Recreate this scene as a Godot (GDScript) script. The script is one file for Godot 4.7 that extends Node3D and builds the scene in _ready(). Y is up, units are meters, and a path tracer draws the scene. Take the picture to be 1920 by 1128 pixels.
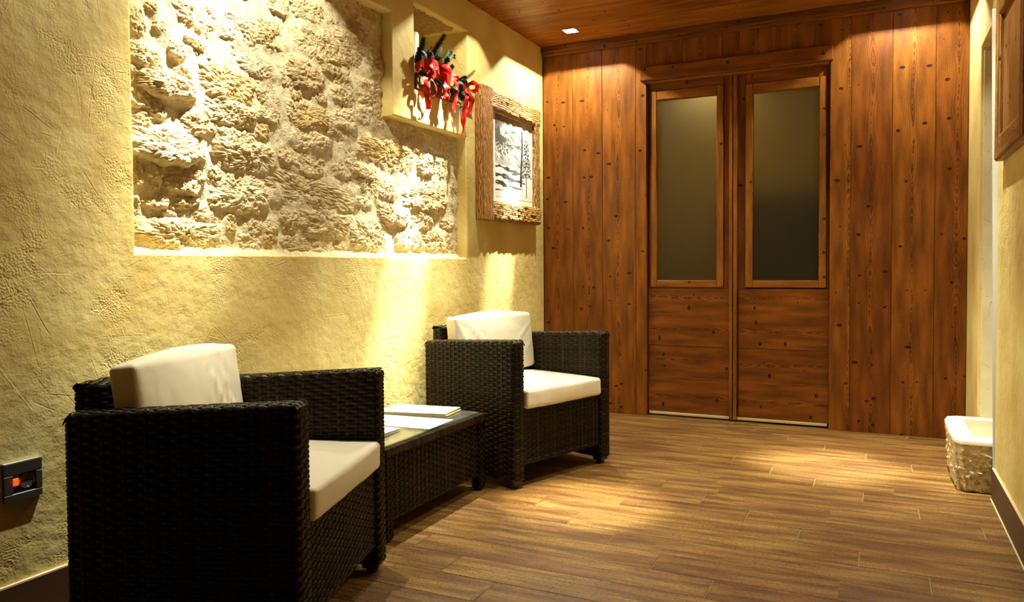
extends Node3D
# A hotel corridor corner: plastered walls, exposed rubble stone, pine boards, wicker armchairs.
# x runs along the boarded back wall, z comes towards the camera, y is up; metres.

const RW := 2.589          # the plastered wall opposite stands at this x
const CEIL := 2.526        # underside of the ceiling boards
const LAMP_UP := 0.0295    # the lamps sit this far above the underside of the ceiling

var M := {}
var taken := {}
var wood_turn := 0
var fn_a: FastNoiseLite
var fn_b: FastNoiseLite
var fn_c: FastNoiseLite


# ------------------------------------------------------------------ mesh collector
class MB:
	var v := PackedVector3Array()
	var n := PackedVector3Array()
	var t := PackedVector2Array()
	var c := PackedColorArray()
	var ix := PackedInt32Array()
	var grain := 1
	var uo := 0.0
	var vo := 0.0
	var vflip := false
	var tint := Color.WHITE
	var tinted := false
	var flat := false

	func vert(p: Vector3, nn: Vector3, uv: Vector2) -> int:
		v.append(p)
		n.append(nn)
		t.append(uv)
		if tinted:
			c.append(tint)
		return v.size() - 1

	func uvof(p: Vector3, nn: Vector3) -> Vector2:
		var a := nn.abs()
		var k := 0
		if a.y > a.x and a.y >= a.z:
			k = 1
		elif a.z > a.x:
			k = 2
		if k == grain:
			var i := (k + 1) % 3
			var j := (k + 2) % 3
			return Vector2(p[i] + uo, p[j] + vo)
		var other := 3 - k - grain
		return Vector2(p[other] + uo, (2.6 - vo - p[grain]) if vflip else (p[grain] + vo))

	func tri_i(a: int, b: int, d: int, out: Vector3) -> void:
		if (v[b] - v[a]).cross(v[d] - v[a]).dot(out) > 0.0:
			ix.append_array([a, d, b])
		else:
			ix.append_array([a, b, d])

	func poly(ps: Array, nn: Vector3) -> void:
		var first := v.size()
		for p in ps:
			vert(p, nn, uvof(p, nn))
		for i in range(1, ps.size() - 1):
			tri_i(first, first + i, first + i + 1, nn)

	func box(lo: Vector3, hi: Vector3, b := 0.0) -> void:
		var s := hi - lo
		b = minf(b, minf(s.x, minf(s.y, s.z)) * 0.45)
		for k in 3:
			var i := (k + 1) % 3
			var j := (k + 2) % 3
			for sg in [0, 1]:
				var nn := Vector3.ZERO
				nn[k] = -1.0 if sg == 0 else 1.0
				var ps := []
				for q in [[0, 0], [1, 0], [1, 1], [0, 1]]:
					var p := Vector3.ZERO
					p[k] = lo[k] if sg == 0 else hi[k]
					p[i] = lo[i] + b if q[0] == 0 else hi[i] - b
					p[j] = lo[j] + b if q[1] == 0 else hi[j] - b
					ps.append(p)
				poly(ps, nn)
		if b <= 0.0:
			return
		for k in 3:            # edges that run along k
			var i := (k + 1) % 3
			var j := (k + 2) % 3
			for si in [0, 1]:
				for sj in [0, 1]:
					var nn := Vector3.ZERO
					nn[i] = -1.0 if si == 0 else 1.0
					nn[j] = -1.0 if sj == 0 else 1.0
					nn = nn.normalized()
					var ps := []
					for q in [[0, 0], [1, 0], [1, 1], [0, 1]]:
						var p := Vector3.ZERO
						p[k] = lo[k] + b if q[0] == 0 else hi[k] - b
						var on_i: bool = q[1] == 0
						var bi := 0.0 if on_i else b
						var bj := b if on_i else 0.0
						p[i] = lo[i] + bi if si == 0 else hi[i] - bi
						p[j] = lo[j] + bj if sj == 0 else hi[j] - bj
						ps.append(p)
					poly(ps, nn)
		for sx in [0, 1]:
			for sy in [0, 1]:
				for sz in [0, 1]:
					var q := Vector3(lo.x if sx == 0 else hi.x, lo.y if sy == 0 else hi.y, lo.z if sz == 0 else hi.z)
					var d := Vector3(b if sx == 0 else -b, b if sy == 0 else -b, b if sz == 0 else -b)
					poly([q + Vector3(0, d.y, d.z), q + Vector3(d.x, 0, d.z), q + Vector3(d.x, d.y, 0)], -d.normalized())

	# a grid of points: rows of equal length, normals worked out from the neighbours.
	# They are turned towards the guide, or away from the middle of the points where there is none
	func grid(ps: Array, uvs: Array, guide := Vector3.ZERO, close := false) -> void:
		var first := v.size()
		var rows := ps.size()
		var cols: int = ps[0].size()
		var mid := Vector3.ZERO
		for r in rows:
			for k in cols:
				var a: Vector3 = ps[r][(k + 1) % cols if close else mini(k + 1, cols - 1)] - ps[r][(k - 1 + cols) % cols if close else maxi(k - 1, 0)]
				var b: Vector3 = ps[mini(r + 1, rows - 1)][k] - ps[maxi(r - 1, 0)][k]
				var nn := a.cross(b).normalized()
				if nn == Vector3.ZERO and r > 0:
					nn = n[first + (r - 1) * cols + k]
				vert(ps[r][k], nn, uvs[r][k])
				mid += ps[r][k]
		mid /= rows * cols
		var score := 0.0
		for i in range(first, v.size()):
			score += n[i].dot(guide if guide != Vector3.ZERO else v[i] - mid)
		for i in range(first, v.size()):
			if score < 0.0:
				n[i] = -n[i]
			if n[i] == Vector3.ZERO:
				n[i] = guide.normalized() if guide != Vector3.ZERO else Vector3.UP
		for r in rows - 1:
			for k in (cols if close else cols - 1):
				var k2 := (k + 1) % cols
				var i0 := first + r * cols + k
				var i1 := first + r * cols + k2
				var nn := n[i0] + n[i1] + n[i0 + cols] + n[i1 + cols]
				tri_i(i0, i1, i1 + cols, nn)
				tri_i(i0, i1 + cols, i0 + cols, nn)

	func tube(path: Array, radii: Array, sides := 8, caps := true) -> void:
		var rows := []
		var uvs := []
		var up := Vector3(0.13, 0.97, 0.21).normalized()
		var run := 0.0
		for i in path.size():
			var d: Vector3 = (path[mini(i + 1, path.size() - 1)] - path[maxi(i - 1, 0)]).normalized()
			if absf(d.dot(up)) > 0.95:
				up = Vector3(0.9, 0.1, 0.4).normalized()
			var a := d.cross(up).normalized()
			var b := a.cross(d).normalized()
			up = b
			if i > 0:
				run += (path[i] - path[i - 1]).length()
			var row := []
			var ur := []
			for k in sides:
				var w := TAU * k / sides
				row.append(path[i] + (a * cos(w) + b * sin(w)) * radii[i])
				ur.append(Vector2(float(k) / sides * radii[i] * 6.0, run))
			rows.append(row)
			uvs.append(ur)
		if caps:
			for e in [0, path.size() - 1]:
				var d: Vector3 = (path[1] - path[0]) if e == 0 else (path[e - 1] - path[e])
				poly(rows[e], -d.normalized())
		grid(rows, uvs, Vector3.ZERO, true)

	func mesh() -> ArrayMesh:
		var arr := []
		arr.resize(Mesh.ARRAY_MAX)
		arr[Mesh.ARRAY_VERTEX] = v
		if not flat:
			arr[Mesh.ARRAY_NORMAL] = n
		arr[Mesh.ARRAY_TEX_UV] = t
		if tinted:
			arr[Mesh.ARRAY_COLOR] = c
		arr[Mesh.ARRAY_INDEX] = ix
		var m := ArrayMesh.new()
		m.add_surface_from_arrays(Mesh.PRIMITIVE_TRIANGLES, arr)
		return m


func wood_mb(grain: int, rng: RandomNumberGenerator) -> MB:
	var mb := MB.new()
	mb.grain = grain
	# another board of the pine image each time, now and then turned end for end
	wood_turn = (wood_turn + rng.randi_range(1, 4)) % 6
	mb.uo = wood_turn * 0.22
	mb.vo = 0.02 + rng.randf() * 0.03
	mb.vflip = rng.randf() < 0.5
	return mb


# ------------------------------------------------------------------ scene tree helpers
func numbered(called: String, parent: Node) -> String:
	var key := str(parent.get_instance_id()) + "/" + called
	var k: int = taken.get(key, 0)
	taken[key] = k + 1
	return called if k == 0 else "%s_%03d" % [called, k]


func part(called: String, mb: MB, mat: Material, parent: Node, kind := "") -> MeshInstance3D:
	return part_mesh(called, mb.mesh(), mat, parent, kind)


func part_mesh(called: String, mesh: Mesh, mat: Material, parent: Node, kind := "") -> MeshInstance3D:
	var o := MeshInstance3D.new()
	o.name = numbered(called, parent)
	o.mesh = mesh
	o.material_override = mat
	parent.add_child(o, true)
	if kind:
		o.set_meta("kind", kind)
	return o


func thing(called: String, label: String, category: String, at := Vector3.ZERO, turn := 0.0, group := "") -> Node3D:
	var o := Node3D.new()
	o.name = numbered(called, self)
	add_child(o, true)
	o.position = at
	o.rotation.y = turn
	tag(o, label, category, group)
	return o


func tag(o: Node, label: String, category: String, group := "") -> void:
	o.set_meta("label", label)
	o.set_meta("category", category)
	if group:
		o.set_meta("group", group)


func struct(called: String, mb: MB, mat: Material, label := "") -> MeshInstance3D:
	var o := part(called, mb, mat, self, "structure")
	if label:
		o.set_meta("label", label)
	return o


# ------------------------------------------------------------------ materials
func srgb(r: float, g: float, b: float) -> Color:      # given as linear reflectances
	return Color(r, g, b).linear_to_srgb()


func mat(called: String, color: Color, rough := 0.6, metal := 0.0) -> StandardMaterial3D:
	var m := StandardMaterial3D.new()
	m.resource_name = called
	m.albedo_color = color
	m.roughness = rough
	m.metallic = metal
	M[called] = m
	return m


func noise(freq: float, seed_: int, kind := FastNoiseLite.TYPE_SIMPLEX_SMOOTH, octaves := 4, fractal := FastNoiseLite.FRACTAL_FBM) -> FastNoiseLite:
	var f := FastNoiseLite.new()
	f.noise_type = kind
	f.seed = seed_
	f.frequency = freq
	f.fractal_type = fractal
	f.fractal_octaves = octaves
	return f


func tex(im: Image) -> ImageTexture:
	return ImageTexture.create_from_image(im)


func float_image(w: int, h: int, f: PackedFloat32Array) -> Image:
	var lo := INF
	var hi := -INF
	for x in f:
		lo = minf(lo, x)
		hi = maxf(hi, x)
	var k := 1.0 / maxf(hi - lo, 1e-6)
	for i in f.size():
		f[i] = (f[i] - lo) * k
	return Image.create_from_data(w, h, false, Image.FORMAT_RF, f.to_byte_array())


func relief(m: StandardMaterial3D, im: Image, cm: float) -> void:
	m.heightmap_enabled = true
	m.heightmap_texture = tex(im)
	m.heightmap_scale = cm


func plaster_height() -> Image:
	# trowelled plaster: fine grit, rough patches, scratches and the lips a trowel leaves
	var s := 1024
	var grit := noise(0.16, 3, FastNoiseLite.TYPE_SIMPLEX, 4).get_seamless_image(s, s).get_data()
	var mid := noise(0.022, 4, FastNoiseLite.TYPE_SIMPLEX_SMOOTH, 4).get_seamless_image(s, s).get_data()
	var rough := noise(0.006, 5, FastNoiseLite.TYPE_SIMPLEX_SMOOTH, 3).get_seamless_image(s, s).get_data()
	var f := PackedFloat32Array()
	f.resize(s * s)
	for i in s * s:
		var g := (grit[i] - 128) / 128.0
		var r := clampf((rough[i] - 138) / 60.0, 0.0, 1.0)
		var b := (mid[i] - 128) / 128.0
		f[i] = g * (0.10 + 0.34 * r) + b * 0.55 - absf(b) * 0.5 * r
	var rng := RandomNumberGenerator.new()
	rng.seed = 77
	for k in 420:
		var p := Vector2(rng.randf() * s, rng.randf() * s)
		var a := rng.randf() * TAU
		var lip := rng.randf() < 0.4
		var bend := rng.randf_range(-0.008, 0.008) if lip else rng.randf_range(-0.002, 0.002)
		var len_ := rng.randi_range(20, 110) if lip else rng.randi_range(16, 150)
		var amp := rng.randf_range(0.2, 0.8) * rng.randf_range(0.5, 1.0)
		var wide := rng.randi_range(10, 30) if lip else 5
		var ragged := rng.randf() * 100.0
		for q in len_ * 2:
			a += bend * 0.5
			p += Vector2(cos(a), sin(a)) * 0.5
			var side := Vector2(-sin(a), cos(a))
			var jag := 1.6 * sin(q * 0.21 + ragged) + 1.1 * sin(q * 0.53 + ragged * 2.0) if lip else 0.0
			var ends := minf(1.0, minf(q, len_ * 2 - q) / 24.0)
			for d in range(-3, wide):
				var h := 0.0
				if lip:
					h = amp * exp(-d / (wide * 0.4)) * 0.24 if d >= 0 else -0.05 * amp * exp(d / 1.2)
				else:
					h = -0.40 * amp * exp(-d * d / 1.6) + 0.40 * amp * exp(-(d - 2) * (d - 2) / 1.4)
				var x := posmod(int(p.x + side.x * (d + jag)), s)
				var y := posmod(int(p.y + side.y * (d + jag)), s)
				f[y * s + x] += h * ends * 0.5
	return float_image(s, s, f)


func pine_images() -> Array:
	# six flat-sawn boards side by side: arched grain, dark oval knots; 1.32 m by 2.6 m
	var w := 1152
	var h := 1792
	var rng := RandomNumberGenerator.new()
	rng.seed = 5
	var na := noise(0.9, 11, FastNoiseLite.TYPE_SIMPLEX_SMOOTH, 3)
	var nb := noise(7.0, 12, FastNoiseLite.TYPE_SIMPLEX_SMOOTH, 2)
	var fine := noise(0.5, 13, FastNoiseLite.TYPE_SIMPLEX, 2)
	var knots := []
	for c in 6:
		var own := []
		var y := rng.randf() * 0.2
		while y < 2.55:
			for k in rng.randi_range(1, 2):
				var side := -1.0 if k % 2 == 0 else 1.0
				own.append([rng.randf_range(0.01, 0.085) * side, y + rng.randf_range(-0.02, 0.02), rng.randf_range(0.0026, 0.0078), rng.randf_range(1.0, 2.2)])
			y += rng.randf_range(0.14, 0.40)
		knots.append(own)
	var rgb := PackedByteArray()
	rgb.resize(w * h * 3)
	var hf := PackedFloat32Array()
	hf.resize(w * h)
	var per := w / 6
	for y in h:
		var vv := y * 2.6 / h
		var close := []
		for c in 6:
			var near := []
			for k in knots[c]:
				if absf(k[1] - vv) < 0.13:
					near.append(k)
			close.append(near)
		for c in 6:
			var heart := 0.02 + 0.022 * na.get_noise_2d(c * 9.0, sin(vv * TAU / 2.6) * 1.1) + 0.006 * sin(vv * TAU / 1.1 + c)
			var shift := 0.02 * na.get_noise_2d(cos(vv * TAU / 2.6) * 0.7, c * 5.0 + 40.0)
			for q in per:
				var x := c * per + q
				var u := (q + 0.5) / per * 0.22 - 0.11
				var ripple := nb.get_noise_2d(u * 2.0 + c * 3.0, vv * 0.35)
				var r := sqrt((u + shift) * (u + shift) * 0.55 + heart * heart) + 0.0022 * ripple
				var dark := 0.0
				for k in close[c]:
					var dx: float = (u - k[0]) / k[3]
					var dy: float = vv - k[1]
					var d2 := dx * dx + dy * dy
					var s2: float = k[2] * k[2]
					r += 0.006 * exp(-d2 / (s2 * 7.0))
					if d2 < s2 * 4.0:
						var e := sqrt(d2 / s2)
						dark = maxf(dark, clampf(1.5 - e, 0.0, 1.0) * 0.62)
						if e < 1.1:
							dark = maxf(dark, 0.62 + 0.30 * sin(e * 9.0))
				var ring := fposmod(r / 0.0052, 1.0)
				var late := ring * ring * ring * 0.55
				var streak := fine.get_noise_2d(x * 1.3, y * 0.035) * 0.5 + 0.5
				var tone := 0.86 + 0.20 * ripple + 0.16 * (streak - 0.5) - 0.42 * late
				# small pith cracks along the heart line
				if absf(u + shift) < 0.0016 and fine.get_noise_2d(c * 50.0, y * 0.09) > 0.12:
					dark = maxf(dark, 0.65)
				tone = maxf(tone * (1.0 - dark * 0.86), 0.05)
				var i := (y * w + x) * 3
				rgb[i] = clampi(int(255.0 * tone), 0, 255)
				rgb[i + 1] = clampi(int(255.0 * tone * (0.97 - 0.10 * late - 0.1 * dark)), 0, 255)
				rgb[i + 2] = clampi(int(255.0 * tone * (0.93 - 0.2 * late - 0.1 * dark)), 0, 255)
				hf[y * w + x] = 0.5 - 0.35 * late - dark * 0.4 + 0.2 * streak
	return [Image.create_from_data(w, h, false, Image.FORMAT_RGB8, rgb), float_image(w, h, hf)]


func floor_images() -> Array:
	# printed wood-look tile, grain along u; 2.08 m by 0.62 m
	var w := 2048
	var h := 512
	var na := noise(1.0, 21, FastNoiseLite.TYPE_SIMPLEX_SMOOTH, 4)
	var nb := noise(1.0, 22, FastNoiseLite.TYPE_SIMPLEX, 2)
	var rgb := PackedByteArray()
	rgb.resize(w * h * 3)
	var hf := PackedFloat32Array()
	hf.resize(w * h)
	for y in h:
		for x in w:
			var band := na.get_noise_2d(x * 0.0016, y * 0.016)
			var grainy := na.get_noise_2d(x * 0.006 + 300.0, y * 0.11)
			var dash := nb.get_noise_2d(x * 0.055, y * 0.33)
			var t := clampf(0.52 + band * 0.95 + grainy * 0.30, 0.0, 1.0)
			var k := 1.0 - clampf((dash - 0.42) * 3.0, 0.0, 0.62) + grainy * 0.10
			var i := (y * w + x) * 3
			rgb[i] = clampi(int((138.0 + 66.0 * t) * k), 0, 255)
			rgb[i + 1] = clampi(int((94.0 + 68.0 * t) * k), 0, 255)
			rgb[i + 2] = clampi(int((50.0 + 44.0 * t) * k), 0, 255)
			hf[y * w + x] = k + grainy * 0.2
	return [Image.create_from_data(w, h, false, Image.FORMAT_RGB8, rgb), float_image(w, h, hf)]


func mottle(w: int, freq: float, seed_: int, low: Color, high: Color, octaves := 4, kind := FastNoiseLite.TYPE_SIMPLEX_SMOOTH) -> Image:
	var d := noise(freq, seed_, kind, octaves).get_seamless_image(w, w).get_data()
	var out := PackedByteArray()
	out.resize(w * w * 3)
	for i in w * w:
		var c := low.lerp(high, d[i] / 255.0)
		out[i * 3] = int(c.r * 255.0)
		out[i * 3 + 1] = int(c.g * 255.0)
		out[i * 3 + 2] = int(c.b * 255.0)
	return Image.create_from_data(w, w, false, Image.FORMAT_RGB8, out)


func rustic_images() -> Array:
	# weathered larch: deep wavy grain running along v
	var w := 512
	var na := noise(1.0, 31, FastNoiseLite.TYPE_SIMPLEX_SMOOTH, 3)
	var rgb := PackedByteArray()
	rgb.resize(w * w * 3)
	var hf := PackedFloat32Array()
	hf.resize(w * w)
	for y in w:
		var av := y * TAU / w
		for x in w:
			var au := x * TAU / w
			var warp := na.get_noise_3d(cos(av) * 0.9, sin(av) * 0.9, x * 0.011)
			var g := sin(au * 15.0 + warp * 5.0)
			var e := na.get_noise_3d(cos(av) * 2.5 + 9.0, sin(av) * 2.5, x * 0.09)
			var k := clampf(0.70 + 0.26 * g + 0.34 * e, 0.12, 1.0)
			var i := (y * w + x) * 3
			rgb[i] = int(255.0 * (0.35 + 0.65 * k))
			rgb[i + 1] = int(255.0 * (0.28 + 0.70 * k))
			rgb[i + 2] = int(255.0 * (0.20 + 0.75 * k))
			hf[y * w + x] = k
	return [Image.create_from_data(w, w, false, Image.FORMAT_RGB8, rgb), float_image(w, w, hf)]


func marble_image() -> Image:
	var w := 512
	var na := noise(1.0, 41, FastNoiseLite.TYPE_SIMPLEX_SMOOTH, 4)
	var out := PackedByteArray()
	out.resize(w * w * 3)
	for y in w:
		for x in w:
			var cloud := na.get_noise_2d(x * 0.006, y * 0.006)
			var vein := absf(na.get_noise_2d(x * 0.010 + 70.0, y * 0.010 + 20.0))
			var gate := clampf(na.get_noise_2d(x * 0.012 + 400.0, y * 0.012) * 2.0, 0.0, 1.0)
			var k := 0.93 + 0.07 * cloud - 0.42 * gate * clampf(1.0 - vein / 0.022, 0.0, 1.0)
			var i := (y * w + x) * 3
			out[i] = clampi(int(255.0 * k), 0, 255)
			out[i + 1] = clampi(int(250.0 * k), 0, 255)
			out[i + 2] = clampi(int(238.0 * k), 0, 255)
	return Image.create_from_data(w, w, false, Image.FORMAT_RGB8, out)


func print_image() -> Image:
	# black and white print: snowy park, bent boughs, tree shadows across the snow
	var w := 352
	var h := 336
	var na := noise(1.0, 51, FastNoiseLite.TYPE_SIMPLEX_SMOOTH, 4)
	var nb := noise(1.0, 52, FastNoiseLite.TYPE_SIMPLEX, 3)
	var out := PackedByteArray()
	out.resize(w * h)
	for y in h:
		for x in w:
			var u := (x + 0.5) / w
			var v := (y + 0.5) / h
			var k := 0.86 + 0.12 * na.get_noise_2d(u * 3.0, v * 3.0)
			# misty sky, darker towards the top left
			k -= 0.45 * clampf(1.0 - (u * 1.4 + v * 2.2), 0.0, 1.0)
			# far trees in the mist
			if v > 0.40 and v < 0.60:
				var far := na.get_noise_2d(u * 9.0 + 20.0, 3.0) * 0.10 + 0.52
				if v > far and u < 0.75:
					k -= 0.16
			# bough mass at the upper left, with a snow-laden crown
			var bough := nb.get_noise_2d(u * 15.0 + v * 7.0, v * 19.0 - u * 6.0) + 0.8 * na.get_noise_2d(u * 5.0, v * 5.0 + 9.0)
			var mass := clampf(1.15 - Vector2((u - 0.12) / 0.34, (v - 0.27) / 0.30).length(), 0.0, 1.0)
			if bough * 0.8 + mass * 1.1 > 0.62:
				k = 0.24 + 0.32 * clampf(nb.get_noise_2d(u * 40.0, v * 40.0) + 0.4, 0.0, 1.0)
			if Vector2((u - 0.27) / 0.14, (v - 0.17) / 0.08).length() < 1.0 + 0.4 * bough:
				k = 0.93
			# thin branches reaching across
			for q in 5:
				var line := 0.16 + q * 0.055 + 0.16 * (u - 0.2) + 0.05 * sin(u * 9.0 + q * 2.1)
				if u > 0.25 and u < 0.78 and absf(v - line) < 0.006 + 0.004 * sin(u * 30.0 + q):
					k = minf(k, 0.40)
			# snow field with shadow bands
			if v > 0.60:
				k = 0.97
				var band := sin((v - 0.60) * 62.0 - u * 3.5 + 3.0 * na.get_noise_2d(u * 2.0, v * 8.0)) + 1.1 * nb.get_noise_2d(u * 3.0, v * 26.0)
				if band > 0.25 + 1.1 * clampf(u - 0.45, 0.0, 1.0) and v < 0.93 - 0.1 * u and u < 0.80:
					k = 0.22 + 0.25 * clampf(u + 0.2 * bough, 0.0, 1.0)
			# the dark trunk and the snowy young spruce in front of it
			var lean := 0.70 + 0.02 * sin(v * 6.0)
			if v > 0.12 and v < 0.83 and absf(u - lean) < 0.012 + 0.020 * v:
				k = 0.20 + 0.12 * nb.get_noise_2d(u * 60.0, v * 8.0)
			var spr := absf(u - 0.84) - 0.05 - 0.10 * clampf((v - 0.22) * 2.0, 0.0, 1.0) * (0.6 + 0.6 * absf(sin(v * 34.0)))
			if v > 0.22 and v < 0.70 and spr < 0.0:
				k = 0.16 if nb.get_noise_2d(u * 26.0, v * 22.0) > -0.05 + 0.1 * sin(v * 34.0) else 0.92
			if v >= 0.70 and v < 0.96 and absf(u - 0.84) < 0.010:
				k = 0.18
			out[y * w + x] = clampi(int(255.0 * k), 0, 255)
	var im := Image.create_from_data(w, h, false, Image.FORMAT_L8, out)
	im.convert(Image.FORMAT_RGB8)
	return im


func make_materials() -> void:
	fn_a = noise(1.0, 101, FastNoiseLite.TYPE_SIMPLEX_SMOOTH, 4)
	fn_b = noise(1.0, 102, FastNoiseLite.TYPE_CELLULAR, 2)
	fn_b.cellular_return_type = FastNoiseLite.RETURN_DISTANCE
	fn_c = noise(1.0, 103, FastNoiseLite.TYPE_SIMPLEX_SMOOTH, 4, FastNoiseLite.FRACTAL_RIDGED)

	var pl := mat("plaster", srgb(0.81, 0.68, 0.29), 0.72)
	pl.albedo_texture = tex(mottle(512, 0.007, 8, Color(0.90, 0.84, 0.72), Color(1.0, 1.0, 1.0)))
	pl.uv1_scale = Vector3(1 / 1.5, 1 / 1.5, 1)
	relief(pl, plaster_height(), 0.36)

	var pine := pine_images()
	var pine_tex := tex(pine[0])
	var pine_h := tex(pine[1])
	var tones := {"pine": Color(0.30, 0.100, 0.012), "pine_gold": Color(0.34, 0.119, 0.015), "pine_red": Color(0.265, 0.084, 0.0105), "pine_ceiling": Color(0.44, 0.165, 0.026), "pine_dark": Color(0.21, 0.072, 0.011), "pine_lath": Color(0.38, 0.142, 0.018), "panel_wood": Color(0.42, 0.21, 0.065)}
	for k in tones:
		var m := mat(k, tones[k].linear_to_srgb(), 0.42)
		m.albedo_texture = pine_tex
		m.uv1_scale = Vector3(1 / 1.32, 1 / 2.6, 1)
		m.heightmap_enabled = true
		m.heightmap_texture = pine_h
		m.heightmap_scale = 0.12
		m.metallic_specular = 0.35

	# the tile print runs along u of its image, so it is turned to lie along the tiles
	var fl := floor_images()
	for im in fl:
		im.rotate_90(CLOCKWISE)
	var fl_tex := tex(fl[0])
	var fl_h := tex(fl[1])
	var tile_tones := {"tile_warm": srgb(0.55, 0.49, 0.36), "tile_red": srgb(0.50, 0.42, 0.31), "tile_pale": srgb(0.60, 0.55, 0.41)}
	for k in tile_tones:
		var m := mat(k, tile_tones[k], 0.44)
		m.albedo_texture = fl_tex
		m.uv1_scale = Vector3(1 / 0.62, 1 / 2.08, 1)
		m.heightmap_enabled = true
		m.heightmap_texture = fl_h
		m.heightmap_scale = 0.05
	mat("grout", srgb(0.42, 0.34, 0.22), 0.9)

	var st_tex := tex(mottle(512, 0.02, 61, Color(0.78, 0.74, 0.66), Color(1.0, 1.0, 1.0), 5))
	var rough_im := noise(0.03, 62, FastNoiseLite.TYPE_SIMPLEX_SMOOTH, 5, FastNoiseLite.FRACTAL_RIDGED).get_seamless_image(512, 512)
	var st_h := tex(rough_im)
	var sc := {"stone_cream": Color(0.71, 0.58, 0.36), "stone_pale": Color(0.78, 0.67, 0.45), "stone_ochre": Color(0.68, 0.51, 0.26), "stone_brown": Color(0.57, 0.44, 0.26), "stone_rose": Color(0.60, 0.32, 0.21), "mortar": Color(0.82, 0.73, 0.53), "stone_raw": Color(0.48, 0.34, 0.18), "basin_stone": Color(0.88, 0.76, 0.48)}
	for k in sc:
		var m := mat(k, sc[k].linear_to_srgb(), 0.92)
		m.albedo_texture = st_tex
		m.uv1_triplanar = true
		m.uv1_world_triplanar = true
		m.uv1_scale = Vector3(3.1, 3.1, 3.1)
		m.heightmap_enabled = true
		m.heightmap_texture = st_h
		m.heightmap_scale = 0.25 if k == "mortar" else 0.45
		m.metallic_specular = 0.2

	var ru := rustic_images()
	for k in ["rustic", "rustic_red"]:
		var m := mat(k, srgb(0.62, 0.36, 0.11) if k == "rustic" else srgb(0.56, 0.27, 0.07), 0.6)
		m.albedo_texture = tex(ru[0])
		m.uv1_scale = Vector3(4.0, 1.9, 1)
		relief(m, ru[1], 0.55)

	var mb := mat("marble", srgb(0.86, 0.80, 0.62), 0.3)
	mb.albedo_texture = tex(marble_image())
	mb.uv1_scale = Vector3(1.4, 1.4, 1)

	mat("basin_rim", srgb(0.82, 0.78, 0.64), 0.45)
	mat("basin_bowl", srgb(0.52, 0.47, 0.30), 0.6)
	var wk := mat("wicker", Color.WHITE, 0.42)
	wk.vertex_color_use_as_albedo = true
	wk.metallic_specular = 0.28
	mat("wicker_core", srgb(0.010, 0.007, 0.005), 0.8)
	mat("wicker_plain", srgb(0.022, 0.013, 0.008), 0.4)

	var fab := mat("cushion_cloth", srgb(0.86, 0.79, 0.63), 0.62)
	fab.rim_enabled = true
	fab.rim = 0.15
	fab.rim_tint = 0.6

	mat("skirting", srgb(0.085, 0.040, 0.018), 0.5)
	mat("caulk", srgb(0.72, 0.58, 0.36), 0.8)
	mat("slab_edge", srgb(0.58, 0.57, 0.53), 0.4)
	mat("seal_strip", srgb(0.66, 0.53, 0.27), 0.55)
	mat("dado_dark", srgb(0.030, 0.017, 0.008), 0.8)
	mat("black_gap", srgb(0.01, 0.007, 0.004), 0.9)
	var fg := mat("frosted_glass", Color(0.90, 0.84, 0.66, 0.0), 0.85)
	fg.metallic_specular = 0.12
	fg.refraction_enabled = true
	fg.refraction_scale = 0.025
	var tg := mat("table_glass", Color(0.90, 0.96, 0.90, 0.06), 0.03)
	tg.transparency = BaseMaterial3D.TRANSPARENCY_ALPHA
	mat("paper", srgb(0.86, 0.85, 0.80), 0.55)
	mat("paper_yellow", srgb(0.72, 0.52, 0.10), 0.6)
	mat("paper_sheet", srgb(0.80, 0.80, 0.72), 0.6)
	mat("print_grey", srgb(0.45, 0.45, 0.43), 0.6)
	mat("mat_board", srgb(0.66, 0.65, 0.58), 0.7)
	var pr := mat("print", srgb(0.66, 0.66, 0.64), 0.45)
	pr.albedo_texture = tex(print_image())
	mat("socket_plate", srgb(0.060, 0.063, 0.060), 0.4, 0.2)
	mat("socket_black", srgb(0.008, 0.008, 0.009), 0.4)
	mat("socket_grey", srgb(0.09, 0.095, 0.10), 0.35)
	mat("chrome", srgb(0.75, 0.75, 0.74), 0.18, 1.0)
	var neon := mat("neon_lens", srgb(0.9, 0.16, 0.02), 0.3)
	neon.emission_enabled = true
	neon.emission = Color(1.0, 0.33, 0.05)
	neon.emission_energy_multiplier = 1.1
	var satin := mat("red_satin", srgb(0.42, 0.010, 0.004), 0.5)
	satin.metallic_specular = 0.3
	satin.backlight_enabled = true
	satin.backlight = Color(0.16, 0.01, 0.005)
	mat("red_gloss", srgb(0.34, 0.008, 0.010), 0.12)
	mat("fir_green", srgb(0.022, 0.050, 0.026), 0.6)
	mat("leaf_green", srgb(0.040, 0.085, 0.038), 0.45)
	mat("twig", srgb(0.10, 0.055, 0.025), 0.7)
	mat("cinnamon", srgb(0.15, 0.055, 0.018), 0.6)
	mat("cone_brown", srgb(0.055, 0.038, 0.028), 0.6)
	mat("berry_dark", srgb(0.030, 0.010, 0.014), 0.3)
	var wx := mat("wax", srgb(0.88, 0.84, 0.70), 0.4)
	wx.subsurf_scatter_enabled = true
	wx.subsurf_scatter_strength = 0.3
	mat("trough_wood", srgb(0.16, 0.115, 0.06), 0.7)
	mat("can_white", srgb(0.05, 0.049, 0.046), 0.8)
	var lit := mat("lamp_lit", Color.WHITE, 0.5)
	lit.emission_enabled = true
	lit.emission = Color(1.0, 0.99, 0.88)
	lit.emission_energy_multiplier = 6.0
	var dim := mat("lamp_dim", Color.WHITE, 0.5)
	dim.emission_enabled = true
	dim.emission = Color(1.0, 0.93, 0.75)
	dim.emission_energy_multiplier = 0.6


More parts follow.
